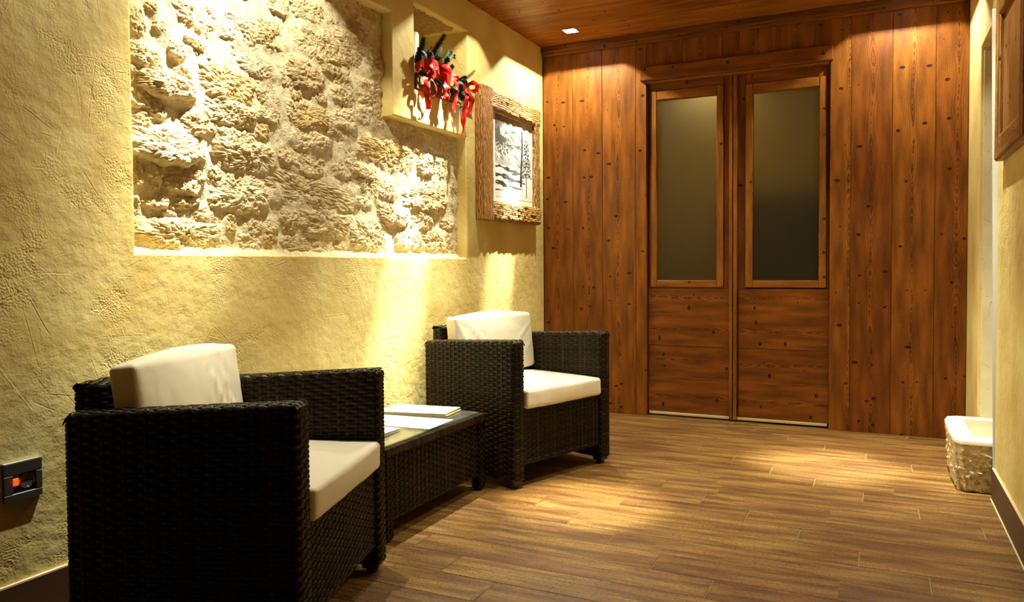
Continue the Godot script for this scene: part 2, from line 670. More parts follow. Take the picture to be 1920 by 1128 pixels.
# ------------------------------------------------------------------ light fittings
func downlight(called_label: String, x: float, z: float, aim: Vector3, spill: float, beam: float, cone: float, flood: float) -> void:
	var o := thing("downlight", called_label, "downlight", Vector3(x, CEIL, z))
	var h := 0.04
	var can := MB.new()
	can.box(Vector3(-h - 0.003, 0.0, -h - 0.003), Vector3(-h, 0.075, h + 0.003))
	can.box(Vector3(h, 0.0, -h - 0.003), Vector3(h + 0.003, 0.075, h + 0.003))
	can.box(Vector3(-h, 0.0, -h - 0.003), Vector3(h, 0.075, -h))
	can.box(Vector3(-h, 0.0, h), Vector3(h, 0.075, h + 0.003))
	can.box(Vector3(-h - 0.003, 0.075, -h - 0.003), Vector3(h + 0.003, 0.079, h + 0.003))
	part("housing", can, M.can_white, o)
	var bulb := MB.new()
	bulb.tube([Vector3(0, 0.075, 0), Vector3(0, 0.050, 0), Vector3(0, 0.034, 0), Vector3(0, LAMP_UP + 0.002, 0)], [0.010, 0.014, 0.022, 0.024], 16)
	part("lamp", bulb, M.lamp_lit, o)
	var warm := Color(1.0, 0.99, 0.88)
	if spill > 0.0:
		var a := AreaLight3D.new()
		a.name = "lamp_spill"
		a.area_size = Vector2(0.008, 0.008)
		a.area_normalize_energy = true
		a.light_color = warm
		a.light_energy = spill
		a.shadow_enabled = true
		a.area_range = 14.0
		a.rotation.x = -PI / 2
		a.position = Vector3(0, LAMP_UP, 0)
		o.add_child(a, true)
	# the reflector throws a hot core inside a softer, wider beam
	for k in [[beam, cone, "lamp_beam"], [flood, 24.0, "lamp_flood"]]:
		if k[0] <= 0.0:
			continue
		var s := SpotLight3D.new()
		s.name = k[2]
		s.light_color = warm
		s.light_energy = k[0]
		s.light_size = 0.012
		s.spot_angle = k[1]
		s.spot_angle_attenuation = 1.0
		s.spot_range = 14.0
		s.spot_attenuation = 2.0
		s.shadow_enabled = true
		o.add_child(s, true)
		s.position = Vector3(0, LAMP_UP - 0.002, 0)
		s.look_at_from_position(s.global_position, aim, Vector3(0.0, 0.1, 1.0).normalized())


# ------------------------------------------------------------------ room shell
# A point of a plastered wall: along the wall, height, depth into the wall.
func on_wall(x0: float, face: float, s: float, t: float, d: float) -> Vector3:
	return Vector3(x0 - face * d, t, s)


# The rounded, slightly wavy edge of an opening and its sides
func opening(mb: MB, x0: float, face: float, outline: Array, depth: float, r: float, wave: float) -> void:
	var pts := []
	var outs := []
	var n := outline.size()
	var edge_out := []
	for i in n:
		var a: Vector2 = outline[i]
		var b: Vector2 = outline[(i + 1) % n]
		var d := (b - a).normalized()
		edge_out.append(Vector2(d.y, -d.x))          # outline runs anticlockwise in (s, t)
	for i in n:
		var a: Vector2 = outline[i]
		var b: Vector2 = outline[(i + 1) % n]
		var o0: Vector2 = edge_out[(i - 1 + n) % n]
		var o1: Vector2 = edge_out[i]
		var m := maxi(1, int((b - a).length() / 0.035))
		for k in m:
			pts.append(a.lerp(b, float(k) / m))
			outs.append(o0 + o1 if k == 0 else o1)
	pts.append(pts[0])
	outs.append(outs[0])
	var rings := []
	var steps := 4
	for k in steps + 2:
		var w := minf(float(k) / steps, 1.0) * PI / 2
		var row := []
		for i in pts.size():
			var p: Vector2 = pts[i]
			var jit := fn_a.get_noise_2d(p.x * 14.0 + x0, p.y * 14.0) * wave * sin(minf(w, PI / 2))
			var e := r * (1.0 - sin(w)) + jit
			var d := r * (1.0 - cos(w))
			if k == steps + 1:
				d = depth
			var q: Vector2 = p + outs[i] * e
			row.append(on_wall(x0, face, q.x, q.y, d))
		rings.append(row)
	for k in rings.size() - 1:
		for i in pts.size() - 1:
			var w0 := minf(float(k) / steps, 1.0) * PI / 2
			var w1 := minf(float(k + 1) / steps, 1.0) * PI / 2
			var nr := []
			for e in [[w0, i], [w0, i + 1], [w1, i + 1], [w1, i]]:
				var o2: Vector2 = outs[i]
				if o2.length() > 1.2:
					o2 = outs[mini(i + 1, pts.size() - 1)]
				var inward: Vector2 = -o2.normalized()
				nr.append((Vector3(face, 0, 0) * cos(e[0]) + Vector3(0, inward.y, inward.x) * sin(e[0])).normalized())
			var f := mb.v.size()
			var quad := [rings[k][i], rings[k][i + 1], rings[k + 1][i + 1], rings[k + 1][i]]
			for q in 4:
				var p: Vector3 = quad[q]
				mb.vert(p, nr[q], Vector2(p.z + p.x * face * 0.7, p.y + p.x * face * 0.7))
			var nn: Vector3 = nr[0] + nr[2]
			mb.tri_i(f, f + 1, f + 2, nn)
			mb.tri_i(f, f + 2, f + 3, nn)


func face_rect(mb: MB, x0: float, face: float, s0: float, t0: float, s1: float, t1: float, d := 0.0) -> void:
	var nn := Vector3(face, 0, 0)
	mb.poly([on_wall(x0, face, s0, t0, d), on_wall(x0, face, s1, t0, d), on_wall(x0, face, s1, t1, d), on_wall(x0, face, s0, t1, d)], nn)


func build_wall_left() -> MeshInstance3D:
	var mb := MB.new()
	var r := 0.010
	# niche with the garland, and the L-shaped field of bare stone around its lower corner
	var na := 1.092
	var nb := 1.655
	var nlo := 1.915
	var nhi := 2.350
	var niche := [Vector2(na, nlo), Vector2(nb, nlo), Vector2(nb, nhi), Vector2(na, nhi)]
	var rec := [Vector2(1.12, 1.054), Vector2(3.314, 1.054), Vector2(3.314, 2.237), Vector2(1.862, 2.237), Vector2(1.862, 1.742), Vector2(1.12, 1.742)]
	opening(mb, 0.0, 1.0, niche, 0.28, r, 0.004)
	opening(mb, 0.0, 1.0, rec, 0.10, r, 0.004)
	face_rect(mb, 0, 1, 0, 0, 7, 1.054 - r)
	face_rect(mb, 0, 1, 0, 1.054 - r, 1.12 - r, 1.742 + r)
	face_rect(mb, 0, 1, 3.314 + r, 1.054 - r, 7, 2.237 + r)
	face_rect(mb, 0, 1, 0, 1.742 + r, na - r, nhi + r)
	face_rect(mb, 0, 1, na - r, 1.742 + r, 1.862 - r, nlo - r)
	face_rect(mb, 0, 1, nb + r, nlo - r, 1.862 - r, 2.237 + r)
	face_rect(mb, 0, 1, nb + r, 2.237 + r, 7, nhi + r)
	face_rect(mb, 0, 1, 0, nhi + r, 7, CEIL + 0.10)
	# the back of the niche and the wall's own thickness
	face_rect(mb, 0, 1, na - 0.02, nlo - 0.02, nb + 0.02, nhi + 0.02, 0.28)
	mb.box(Vector3(-0.46, -0.1, 0.0), Vector3(-0.30, CEIL + 0.15, 7.0))
	face_rect(mb, 0, 1, 1.05, 1.0, 3.4, 1.77, 0.105)
	face_rect(mb, 0, 1, 1.84, 1.77, 3.4, 2.3, 0.105)
	return struct("wall_left", mb, M.plaster, "cream yellow trowelled plaster wall with a field of bare stone")


func build_wall_right() -> MeshInstance3D:
	var mb := MB.new()
	var r := 0.008
	var a := 0.552
	var b := 1.217
	var top := 2.064
	opening(mb, RW, -1.0, [Vector2(a, -0.02), Vector2(b, -0.02), Vector2(b, top), Vector2(a, top)], 0.36, r, 0.003)
	face_rect(mb, RW, -1, 0, 0, a - r, CEIL + 0.1)
	face_rect(mb, RW, -1, b + r, 0, 7, CEIL + 0.1)
	face_rect(mb, RW, -1, a - r, top + r, b + r, CEIL + 0.1)
	mb.box(Vector3(RW + 0.36, -0.1, 0.0), Vector3(RW + 0.55, CEIL + 0.15, 7.0))
	var w := struct("wall_right", mb, M.plaster, "cream yellow plaster wall with a tall marble lined niche")
	# marble lining of the niche
	var far := MB.new()
	far.grain = 1
	far.box(Vector3(RW + 0.012, 0.0, a - 0.002), Vector3(RW + 0.36, 2.045, a + 0.016), 0.002)
	part("marble_slab", far, M.marble, w)
	var back := MB.new()
	back.box(Vector3(RW + 0.335, 0.0, a + 0.016), Vector3(RW + 0.359, 2.045, b - 0.02), 0.002)
	part("marble_slab", back, M.marble, w)
	# the slab at the near side stands a little proud of the plaster, more so towards the top
	var near := MB.new()
	var z0 := b - 0.022
	var z1 := b - 0.002
	var p := [Vector3(RW - 0.004, 0.0, 0), Vector3(RW + 0.33, 0.0, 0), Vector3(RW + 0.33, 2.062, 0), Vector3(RW - 0.028, 2.062, 0)]
	for zz in [z0, z1]:
		var ps := []
		for q in p:
			ps.append(q + Vector3(0, 0, zz))
		near.poly(ps, Vector3(0, 0, -1 if zz == z0 else 1))
	for i in 4:
		var q0: Vector3 = p[i]
		var q1: Vector3 = p[(i + 1) % 4]
		var d := q1 - q0
		near.poly([q0 + Vector3(0, 0, z0), q1 + Vector3(0, 0, z0), q1 + Vector3(0, 0, z1), q0 + Vector3(0, 0, z1)], Vector3(d.y, -d.x, 0).normalized())
	part("marble_slab", near, M.slab_edge, w)
	return w


func stone_mat(k: int) -> StandardMaterial3D:
	return M[["stone_cream", "stone_pale", "stone_cream", "stone_ochre", "stone_cream", "stone_brown", "stone_pale"][k % 7]]


# One rubble stone: irregular outline, broken face leaning out towards its lower edge
func rubble(wall: Node3D, z: float, y: float, a: float, b: float, proud: float, k: int, material: Material) -> void:
	var rings := 14
	var segs := clampi(int((a + b) * 560.0), 30, 84)
	var rows := []
	var uvs := []
	var ph := k * 13.7
	var turn := fn_a.get_noise_2d(k * 7.3, 5.0) * 0.25
	var squareness := 2.6 + 1.6 * absf(fn_a.get_noise_2d(k * 3.1, 1.0))
	var lean := 0.16 + 0.75 * fn_a.get_noise_2d(k * 5.7, 9.0)
	var lean_z := 0.8 * fn_a.get_noise_2d(k * 4.9, 33.0)
	for i in rings + 1:
		var rho := maxf(float(i) / rings, 0.02)
		var row := []
		var ur := []
		for s in segs:
			var w := TAU * s / segs
			var cw := cos(w)
			var sw := sin(w)
			var rim := pow(pow(absf(cw), squareness) + pow(absf(sw), squareness), -1.0 / squareness)
			rim *= 1.02 + 0.26 * fn_a.get_noise_2d(cw * 1.3 + ph, sw * 1.3) + 0.10 * fn_a.get_noise_2d(cw * 5.0 + ph, sw * 5.0)
			var lz := a * rho * rim * cw
			var ly := b * rho * rim * sw
			var gz := lz * cos(turn) - ly * sin(turn)
			var gy := lz * sin(turn) + ly * cos(turn)
			var v := rho * sw
			var shape := pow(maxf(0.0, 1.0 - pow(rho, 5.0)), 0.55)
			var wz := z + gz
			var wy := y + gy
			# big broken facets, then finer chipping
			var facet := fn_b.get_noise_2d(wz * 15.0 + ph, wy * 19.0)
			var chip := fn_b.get_noise_2d(wz * 46.0 + ph, wy * 52.0)
			var soft := fn_a.get_noise_2d(wz * 11.0 + ph, wy * 11.0)
			var hgt := proud * (0.82 - lean * v - lean_z * rho * cw) * shape
			var pit := fn_a.get_noise_2d(wz * 60.0 + ph, wy * 60.0)
			hgt += shape * (0.015 * (facet + 0.45) + 0.012 * (chip + 0.4) + 0.008 * soft + 0.006 * pit) * (0.5 + proud * 9.0)
			row.append(Vector3(-0.072 + hgt, wy, wz))
			ur.append(Vector2(wz, wy))
		rows.append(row)
		uvs.append(ur)
	var mb := MB.new()
	mb.grid(rows, uvs, Vector3(1, 0, 0), true)
	mb.flat = true
	part("stone", mb, material, wall)


func build_stone_field(wall: Node3D) -> void:
	var list := [
		[3.250, 1.816, 0.039, 0.050, 3], [3.146, 1.821, 0.030, 0.023, 2], [3.185, 1.876, 0.027, 0.020, 2], [3.046, 1.901, 0.047, 0.038, 2], [2.953, 1.902, 0.047, 0.057, 2],
		[2.790, 1.919, 0.114, 0.060, 2], [2.609, 1.937, 0.085, 0.059, 2], [2.577, 2.054, 0.063, 0.027, 2], [3.216, 1.709, 0.075, 0.036, 4], [3.084, 1.764, 0.036, 0.035, 3],
		[3.004, 1.802, 0.048, 0.022, 3], [2.977, 1.775, 0.047, 0.016, 2], [2.847, 1.811, 0.039, 0.034, 1], [2.700, 1.792, 0.099, 0.038, 2], [2.722, 1.846, 0.041, 0.018, 1],
		[3.264, 1.653, 0.025, 0.015, 3], [3.060, 1.690, 0.043, 0.018, 3], [3.132, 1.629, 0.108, 0.046, 5], [2.861, 1.692, 0.135, 0.065, 3], [3.244, 1.564, 0.046, 0.032, 3],
		[3.178, 1.537, 0.043, 0.030, 3], [2.516, 1.814, 0.058, 0.056, 2], [2.849, 1.583, 0.121, 0.047, 4], [2.646, 1.706, 0.070, 0.043, 1], [2.648, 1.621, 0.070, 0.038, 2],
		[2.499, 1.661, 0.037, 0.059, 2], [2.993, 1.522, 0.082, 0.040, 3], [3.243, 1.499, 0.048, 0.030, 3], [2.390, 2.091, 0.110, 0.048, 2], [1.968, 2.217, 0.178, 0.051, 2],
		[1.833, 2.182, 0.039, 0.044, 1], [1.840, 2.103, 0.053, 0.033, 1], [2.222, 2.103, 0.040, 0.013, 1], [2.068, 2.105, 0.100, 0.039, 2], [2.341, 1.977, 0.151, 0.071, 2],
		[2.039, 2.034, 0.159, 0.040, 3], [2.249, 1.938, 0.063, 0.025, 2], [2.101, 1.964, 0.086, 0.042, 2], [2.418, 1.824, 0.109, 0.065, 3], [2.243, 1.880, 0.072, 0.025, 3],
		[1.909, 1.961, 0.108, 0.054, 3], [2.154, 1.854, 0.075, 0.046, 2], [1.954, 1.830, 0.092, 0.062, 3], [2.487, 1.736, 0.038, 0.038, 2], [2.323, 1.747, 0.046, 0.027, 2],
		[2.160, 1.779, 0.079, 0.038, 3], [2.411, 1.649, 0.120, 0.055, 3], [2.174, 1.685, 0.099, 0.053, 3], [1.952, 1.723, 0.116, 0.056, 2], [3.143, 1.422, 0.154, 0.063, 5],
		[3.022, 1.471, 0.041, 0.046, 2], [2.857, 1.489, 0.067, 0.041, 4], [2.760, 1.506, 0.036, 0.035, 3], [2.762, 1.430, 0.152, 0.059, 4], [2.683, 1.541, 0.041, 0.031, 2],
		[3.255, 1.313, 0.033, 0.042, 3], [3.198, 1.306, 0.034, 0.047, 3], [3.066, 1.320, 0.080, 0.058, 4], [3.057, 1.241, 0.054, 0.017, 3], [2.923, 1.356, 0.032, 0.025, 2],
		[2.800, 1.293, 0.133, 0.075, 3], [2.902, 1.246, 0.056, 0.029, 3], [3.267, 1.215, 0.023, 0.026, 3], [3.188, 1.233, 0.052, 0.027, 3], [3.045, 1.203, 0.117, 0.030, 2],
		[3.079, 1.120, 0.167, 0.051, 4], [3.257, 1.140, 0.026, 0.034, 2], [2.856, 1.173, 0.028, 0.037, 2], [2.732, 1.170, 0.046, 0.033, 2], [2.634, 1.174, 0.038, 0.030, 2],
		[2.757, 1.100, 0.062, 0.036, 2], [2.646, 1.110, 0.042, 0.029, 2], [2.528, 1.470, 0.061, 0.038, 2], [2.527, 1.200, 0.054, 0.051, 2], [2.527, 1.103, 0.071, 0.030, 2],
		[2.197, 1.617, 0.115, 0.036, 2], [2.403, 1.546, 0.131, 0.042, 3], [2.413, 1.447, 0.123, 0.051, 2], [2.155, 1.490, 0.082, 0.075, 2], [1.831, 1.571, 0.224, 0.063, 3],
		[1.986, 1.458, 0.099, 0.032, 3], [1.734, 1.525, 0.134, 0.037, 2], [2.422, 1.325, 0.311, 0.068, 2], [1.978, 1.386, 0.089, 0.047, 2], [1.850, 1.394, 0.090, 0.057, 2],
		[1.478, 1.562, 0.084, 0.072, 3], [1.307, 1.555, 0.094, 0.061, 2], [1.509, 1.392, 0.241, 0.088, 3], [2.310, 1.197, 0.168, 0.062, 3], [2.357, 1.100, 0.193, 0.035, 2],
		[2.019, 1.310, 0.068, 0.026, 2], [1.772, 1.272, 0.120, 0.052, 3], [1.506, 1.252, 0.099, 0.052, 3], [1.978, 1.149, 0.144, 0.079, 3], [1.680, 1.152, 0.074, 0.053, 2],
		[1.301, 1.143, 0.176, 0.065, 2], [1.158, 1.411, 0.043, 0.077, 2], [1.210, 1.243, 0.091, 0.031, 2], [1.545, 1.140, 0.061, 0.052, 2], [1.664, 1.662, 0.184, 0.066, 2],
		[1.291, 1.696, 0.176, 0.065, 2], [2.523, 1.195, 0.045, 0.051, 2], [3.128, 2.112, 0.142, 0.055, 2], [2.818, 2.134, 0.148, 0.074, 3], [2.572, 2.127, 0.078, 0.065, 2],
	]
	# mortar: a rough bed that climbs a little against each stone
	var rows := []
	var uvs := []
	var z0 := 1.10
	var y0 := 1.034
	var step := 0.0115
	var nz := int((3.335 - z0) / step)
	var ny := int((2.26 - y0) / step)
	var lift := PackedFloat32Array()
	lift.resize((nz + 1) * (ny + 1))
	for s in list:
		var reach := 1.45
		for j in range(maxi(0, int((s[1] - s[3] * reach - y0) / step)), mini(ny, int((s[1] + s[3] * reach - y0) / step) + 1) + 1):
			for i in range(maxi(0, int((s[0] - s[2] * reach - z0) / step)), mini(nz, int((s[0] + s[2] * reach - z0) / step) + 1) + 1):
				var d := Vector2((z0 + i * step - s[0]) / s[2], (y0 + j * step - s[1]) / s[3])
				var q := pow(pow(absf(d.x), 3.0) + pow(absf(d.y), 3.0), 1.0 / 3.0)
				var h := clampf((reach - q) / (reach - 0.8), 0.0, 1.0)
				h = h * h * (3.0 - 2.0 * h) * 0.0030 * s[4] * (0.7 if d.y > 0 else 1.0)
				lift[j * (nz + 1) + i] = maxf(lift[j * (nz + 1) + i], h)
	for j in ny + 1:
		var row := []
		var ur := []
		for i in nz + 1:
			var z := z0 + i * step
			var y := y0 + j * step
			var g := fn_a.get_noise_2d(z * 9.0, y * 9.0) * 0.008 + fn_a.get_noise_2d(z * 40.0, y * 40.0) * 0.003 + fn_c.get_noise_2d(z * 22.0, y * 30.0) * 0.002
			# the bed is brought up to the plaster along the lower edge
			var foot := clampf(1.0 - (y - 1.055) / 0.025, 0.0, 1.0) * 0.022
			row.append(Vector3(-0.066 + g + lift[j * (nz + 1) + i] + foot, y, z))
			ur.append(Vector2(z, y))
		rows.append(row)
		uvs.append(ur)
	var mb := MB.new()
	mb.grid(rows, uvs, Vector3(1, 0, 0), false)
	# none behind the plastered block under the niche
	var kept := PackedInt32Array()
	for i in range(0, mb.ix.size(), 3):
		var p: Vector3 = mb.v[mb.ix[i]]
		if p.z > 1.845 or p.y < 1.765:
			kept.append_array([mb.ix[i], mb.ix[i + 1], mb.ix[i + 2]])
	mb.ix = kept
	part("mortar", mb, M.mortar, wall)
	var k := 0
	for s in list:
		var m := stone_mat((k * 5 + int(s[0] * 31.0)) % 7)
		if s[4] == 1 and s[0] < 2.0 and s[1] > 2.0:
			m = M.stone_rose if s[1] > 2.13 else M.stone_ochre
		rubble(wall, s[0], s[1], s[2] * 1.10, s[3] * 1.12, 0.006 + 0.0080 * s[4] + (0.012 if s[4] == 5 else 0.0), k, m)
		k += 1
	# raw stone left bare in the soffit of the niche
	var so := []
	var su := []
	for j in 15:
		var row := []
		var ur := []
		for i in 26:
			var z := 1.16 + i * 0.0195 + 0.012 * fn_a.get_noise_2d(j * 3.0, i * 0.4)
			var x := -0.270 + j * 0.0165 + 0.022 * fn_a.get_noise_2d(i * 0.7, 4.0) * (j / 14.0)
			var edge := minf(minf(i, 25 - i), minf(j, 14 - j))
			row.append(Vector3(x, 2.353 - (0.010 + 0.012 * absf(fn_c.get_noise_2d(z * 18.0, x * 40.0))) * clampf(edge, 0.0, 1.0), z))
			ur.append(Vector2(z, x))
		so.append(row)
		su.append(ur)
	var sb := MB.new()
	sb.grid(so, su, Vector3.DOWN, false)
	part("stone", sb, M.stone_raw, wall)


func build_floor() -> void:
	var slab := MB.new()
	slab.box(Vector3(-0.3, -0.14, -2.4), Vector3(RW + 0.5, -0.0025, 7.1))
	var fl := struct("floor", slab, M.grout, "wood-look tile floor laid in a stepped bond")
	var rng := RandomNumberGenerator.new()
	rng.seed = 9
	var kinds := ["tile_warm", "tile_red", "tile_pale", "tile_warm"]
	for k in range(-1, 46):
		var z0 := 0.1 + 0.1535 * k
		var z1 := z0 + 0.1535
		if k == -1:
			z0 = -0.06
		var x := 1.465 + 0.207 * fposmod(k, 5) - 1.035 * 3.0
		while x < RW + 0.36:
			var cuts := [x, x + 1.035]
			if z1 < 0.6 and x < 1.30 and x + 1.035 > 1.30:
				cuts = [x, 1.30, x + 1.035]
			for q in cuts.size() - 1:
				var a := maxf(cuts[q], 0.0)
				var b := minf(cuts[q + 1], RW + 0.36)
				if b - a < 0.03:
					continue
				if a > RW - 0.02 and (z1 < 0.5 or z0 > 1.2):
					continue
				if b > RW and (z1 < 0.5 or z0 > 1.2):
					b = RW
				var mb := MB.new()
				mb.grain = 0
				mb.uo = rng.randf() * 0.62
				mb.vo = rng.randf() * 2.08
				mb.box(Vector3(a + 0.0013, -0.012, z0 + 0.0011), Vector3(b - 0.0013, rng.randf_range(-0.0004, 0.0004), z1 - 0.0011), 0.0009)
				part("tile", mb, M[kinds[rng.randi_range(0, 3)]], fl)
			x += 1.035


func skirting(called: String, x0: float, face: float, z0: float, z1: float, h: float) -> void:
	var mb := MB.new()
	mb.grain = 2
	mb.box(Vector3(minf(x0, x0 + face * 0.011), 0.0, z0), Vector3(maxf(x0, x0 + face * 0.011), h, z1), 0.0015)
	var o := struct(called, mb, M.skirting, "dark brown skirting with pale caulk along its top edge")
	var cb := MB.new()
	cb.grain = 2
	cb.box(Vector3(minf(x0, x0 + face * 0.0095), h - 0.001, z0), Vector3(maxf(x0, x0 + face * 0.0095), h + 0.0032, z1), 0.001)
	part("caulk_line", cb, M.caulk, o)
	var fb := MB.new()
	fb.grain = 2
	fb.box(Vector3(minf(x0 + face * 0.010, x0 + face * 0.0155), 0.0, z0), Vector3(maxf(x0 + face * 0.010, x0 + face * 0.0155), 0.0035, z1), 0.001)
	part("caulk_line", fb, M.caulk, o)


func build_ceiling(lamps: Array) -> void:
	var slab := MB.new()
	slab.box(Vector3(-0.46, CEIL + 0.10, -0.1), Vector3(RW + 0.55, CEIL + 0.16, 7.1))
	var ce := struct("ceiling", slab, M.pine_dark, "ceiling of narrow pine boards")
	var rng := RandomNumberGenerator.new()
	rng.seed = 17
	var z := -0.01
	var wide := [0.165, 0.19, 0.15, 0.18]
	var kinds := ["pine_ceiling", "pine_gold", "pine_ceiling", "pine_ceiling", "pine_gold"]
	var k := 0
	while z < 7.0:
		var z1: float = z + wide[k % 4]
		# cut the board round the square openings of the lamps
		var spans := [[-0.01, RW + 0.01, z, z1]]
		for l in lamps:
			var h := 0.0432
			var next := []
			for s in spans:
				if l[0] + h <= s[0] or l[0] - h >= s[1] or l[1] + h <= s[2] or l[1] - h >= s[3]:
					next.append(s)
					continue
				if l[0] - h > s[0]:
					next.append([s[0], l[0] - h, s[2], s[3]])
				if l[0] + h < s[1]:
					next.append([l[0] + h, s[1], s[2], s[3]])
				if l[1] - h > s[2]:
					next.append([maxf(s[0], l[0] - h), minf(s[1], l[0] + h), s[2], l[1] - h])
				if l[1] + h < s[3]:
					next.append([maxf(s[0], l[0] - h), minf(s[1], l[0] + h), l[1] + h, s[3]])
			spans = next
		var mb := wood_mb(0, rng)
		mb.uo -= z
		for s in spans:
			mb.box(Vector3(s[0], CEIL, s[2] + 0.0008), Vector3(s[1], CEIL + 0.020, s[3] - 0.0008), 0.0018 if spans.size() == 1 else 0.0)
		part("board", mb, M[kinds[rng.randi_range(0, 4)]], ce)
		z = z1
		k += 1


func board_v(parent: Node, x0: float, x1: float, y0: float, y1: float, zf: float, kind: String, rng: RandomNumberGenerator, called := "board", thick := 0.022, bev := 0.0022) -> void:
	var mb := wood_mb(1, rng)
	mb.uo -= x0
	mb.box(Vector3(x0 + 0.0006, y0, zf - thick), Vector3(x1 - 0.0006, y1, zf), bev)
	part(called, mb, M[kind], parent)


func board_h(parent: Node, x0: float, x1: float, y0: float, y1: float, zf: float, kind: String, rng: RandomNumberGenerator, called := "board", thick := 0.022, bev := 0.0022) -> void:
	var mb := wood_mb(0, rng)
	mb.uo -= y0
	mb.box(Vector3(x0, y0 + 0.0005, zf - thick), Vector3(x1, y1 - 0.0005, zf), bev)
	part(called, mb, M[kind], parent)


func build_wall_back() -> void:
	var rng := RandomNumberGenerator.new()
	rng.seed = 23
	var slab := MB.new()
	slab.box(Vector3(-0.46, -0.1, -0.12), Vector3(0.745, CEIL + 0.15, -0.02))
	slab.box(Vector3(1.870, -0.1, -0.12), Vector3(RW + 0.55, CEIL + 0.15, -0.02))
	slab.box(Vector3(0.745, 2.215, -0.12), Vector3(1.870, CEIL + 0.15, -0.02))
	var w := struct("wall_back", slab, M.pine_dark, "back wall clad in wide knotty pine boards")
	var left := [0.004, 0.224, 0.438, 0.672, 0.745]
	var lk := ["pine", "pine", "pine_gold", "pine_gold"]
	for i in 4:
		board_v(w, left[i], left[i + 1], 0.0, CEIL, 0.0 + (0.0015 if i % 2 else 0.0), lk[i], rng)
	var right := [1.870, 1.985, 2.205, 2.426, 2.588]
	var rk := ["pine_gold", "pine_red", "pine_gold", "pine"]
	for i in 4:
		board_v(w, right[i], right[i + 1], 0.0, CEIL, 0.0 + (0.0015 if i % 2 else 0.0), rk[i], rng)
	var above := [0.745, 0.79, 0.985, 1.235, 1.34, 1.56, 1.78, 1.870]
	for i in 7:
		board_v(w, above[i], above[i + 1], 2.215, CEIL, -0.001 * (i % 2), ["pine", "pine_red", "pine", "pine_red", "pine"][i % 5], rng)
	# cornice board under the ceiling and the beam over the doors
	var cb := wood_mb(0, rng)
	cb.box(Vector3(0.002, 2.462, 0.0), Vector3(RW - 0.002, CEIL, 0.026), 0.004)
	part("cornice", cb, M.pine_red, w)
	var cl := wood_mb(0, rng)
	cl.box(Vector3(0.002, 2.486, 0.024), Vector3(RW - 0.002, CEIL, 0.038), 0.004)
	part("cornice_lath", cl, M.pine_dark, w)
	var lb := wood_mb(0, rng)
	lb.box(Vector3(0.708, 2.214, -0.02), Vector3(1.886, 2.306, 0.032), 0.005)
	part("lintel", lb, M.pine_red, w)
	var lu := wood_mb(0, rng)
	lu.box(Vector3(0.75, 2.200, -0.03), Vector3(1.866, 2.2145, 0.012), 0.003)
	part("lintel_lath", lu, M.pine_lath, w)


func build_door(called: String, label: String, x0: float, x1: float, sash0: float, sash1: float, top_frame: float, lath_left: bool, seed_: int) -> void:
	var rng := RandomNumberGenerator.new()
	rng.seed = seed_
	var zf := -0.028
	var core := wood_mb(1, rng)
	core.box(Vector3(x0, 0.030, zf - 0.034), Vector3(x1, 0.845, zf - 0.020))
	var d := Node3D.new()
	d.name = called
	add_child(d, true)
	d.set_meta("kind", "structure")
	d.set_meta("label", label)
	part("panel_backing", core, M.pine_dark, d)
	# lower boards, lying
	var ys := [0.030, 0.262, 0.473, 0.683, 0.850]
	for i in 4:
		board_h(d, x0 + (0.0 if lath_left else 0.030), x1 - (0.022 if lath_left else 0.0), ys[i], ys[i + 1], zf - 0.002 * (i % 2), ["pine", "pine_red", "pine", "pine"][i], rng, "board", 0.020, 0.0007)
	# leaf frame round the glazing
	board_v(d, x0, sash0, 0.850, 2.205, zf - 0.006, "pine_dark" if not lath_left else "pine_red", rng, "stile", 0.03)
	board_v(d, sash1, x1, 0.850, 2.205, zf - 0.006, "pine_red", rng, "stile", 0.03)
	board_h(d, sash0, sash1, top_frame, 2.205, zf - 0.004, "pine_red", rng, "rail", 0.03)
	# glazing sash
	var gw := 0.043
	var low := 0.858
	board_v(d, sash0, sash0 + gw, low, top_frame - 0.002, zf + 0.006, "pine_lath", rng, "sash_stile", 0.04, 0.003)
	board_v(d, sash1 - gw, sash1, low, top_frame - 0.002, zf + 0.006, "pine_lath", rng, "sash_stile", 0.04, 0.003)
	board_h(d, sash0 + gw, sash1 - gw, low, low + 0.045, zf + 0.005, "pine_lath", rng, "sash_rail", 0.04, 0.003)
	board_h(d, sash0 + gw, sash1 - gw, top_frame - 0.060, top_frame - 0.002, zf + 0.005, "pine_lath", rng, "sash_rail", 0.04, 0.003)
	var g := MB.new()
	g.box(Vector3(sash0 + gw - 0.006, low + 0.038, zf - 0.020), Vector3(sash1 - gw + 0.006, top_frame - 0.054, zf - 0.014))
	part("glass_pane", g, M.frosted_glass, d)
	# meeting lath and the pale brush strip along the foot
	if lath_left:
		board_v(d, x1 - 0.021, x1, 0.012, 2.205, zf + 0.016, "pine_lath", rng, "meeting_lath", 0.04, 0.003)
	else:
		board_v(d, x0, x0 + 0.022, 0.012, 2.205, zf + 0.018, "pine_lath", rng, "meeting_lath", 0.04, 0.003)
	var sb := MB.new()
	sb.grain = 0
	sb.box(Vector3(x0 + (0.006 if lath_left else 0.022), 0.012, zf - 0.012), Vector3(x1 - (0.021 if lath_left else 0.006), 0.0285, zf + 0.004), 0.002)
	part("brush_strip", sb, M.seal_strip, d)


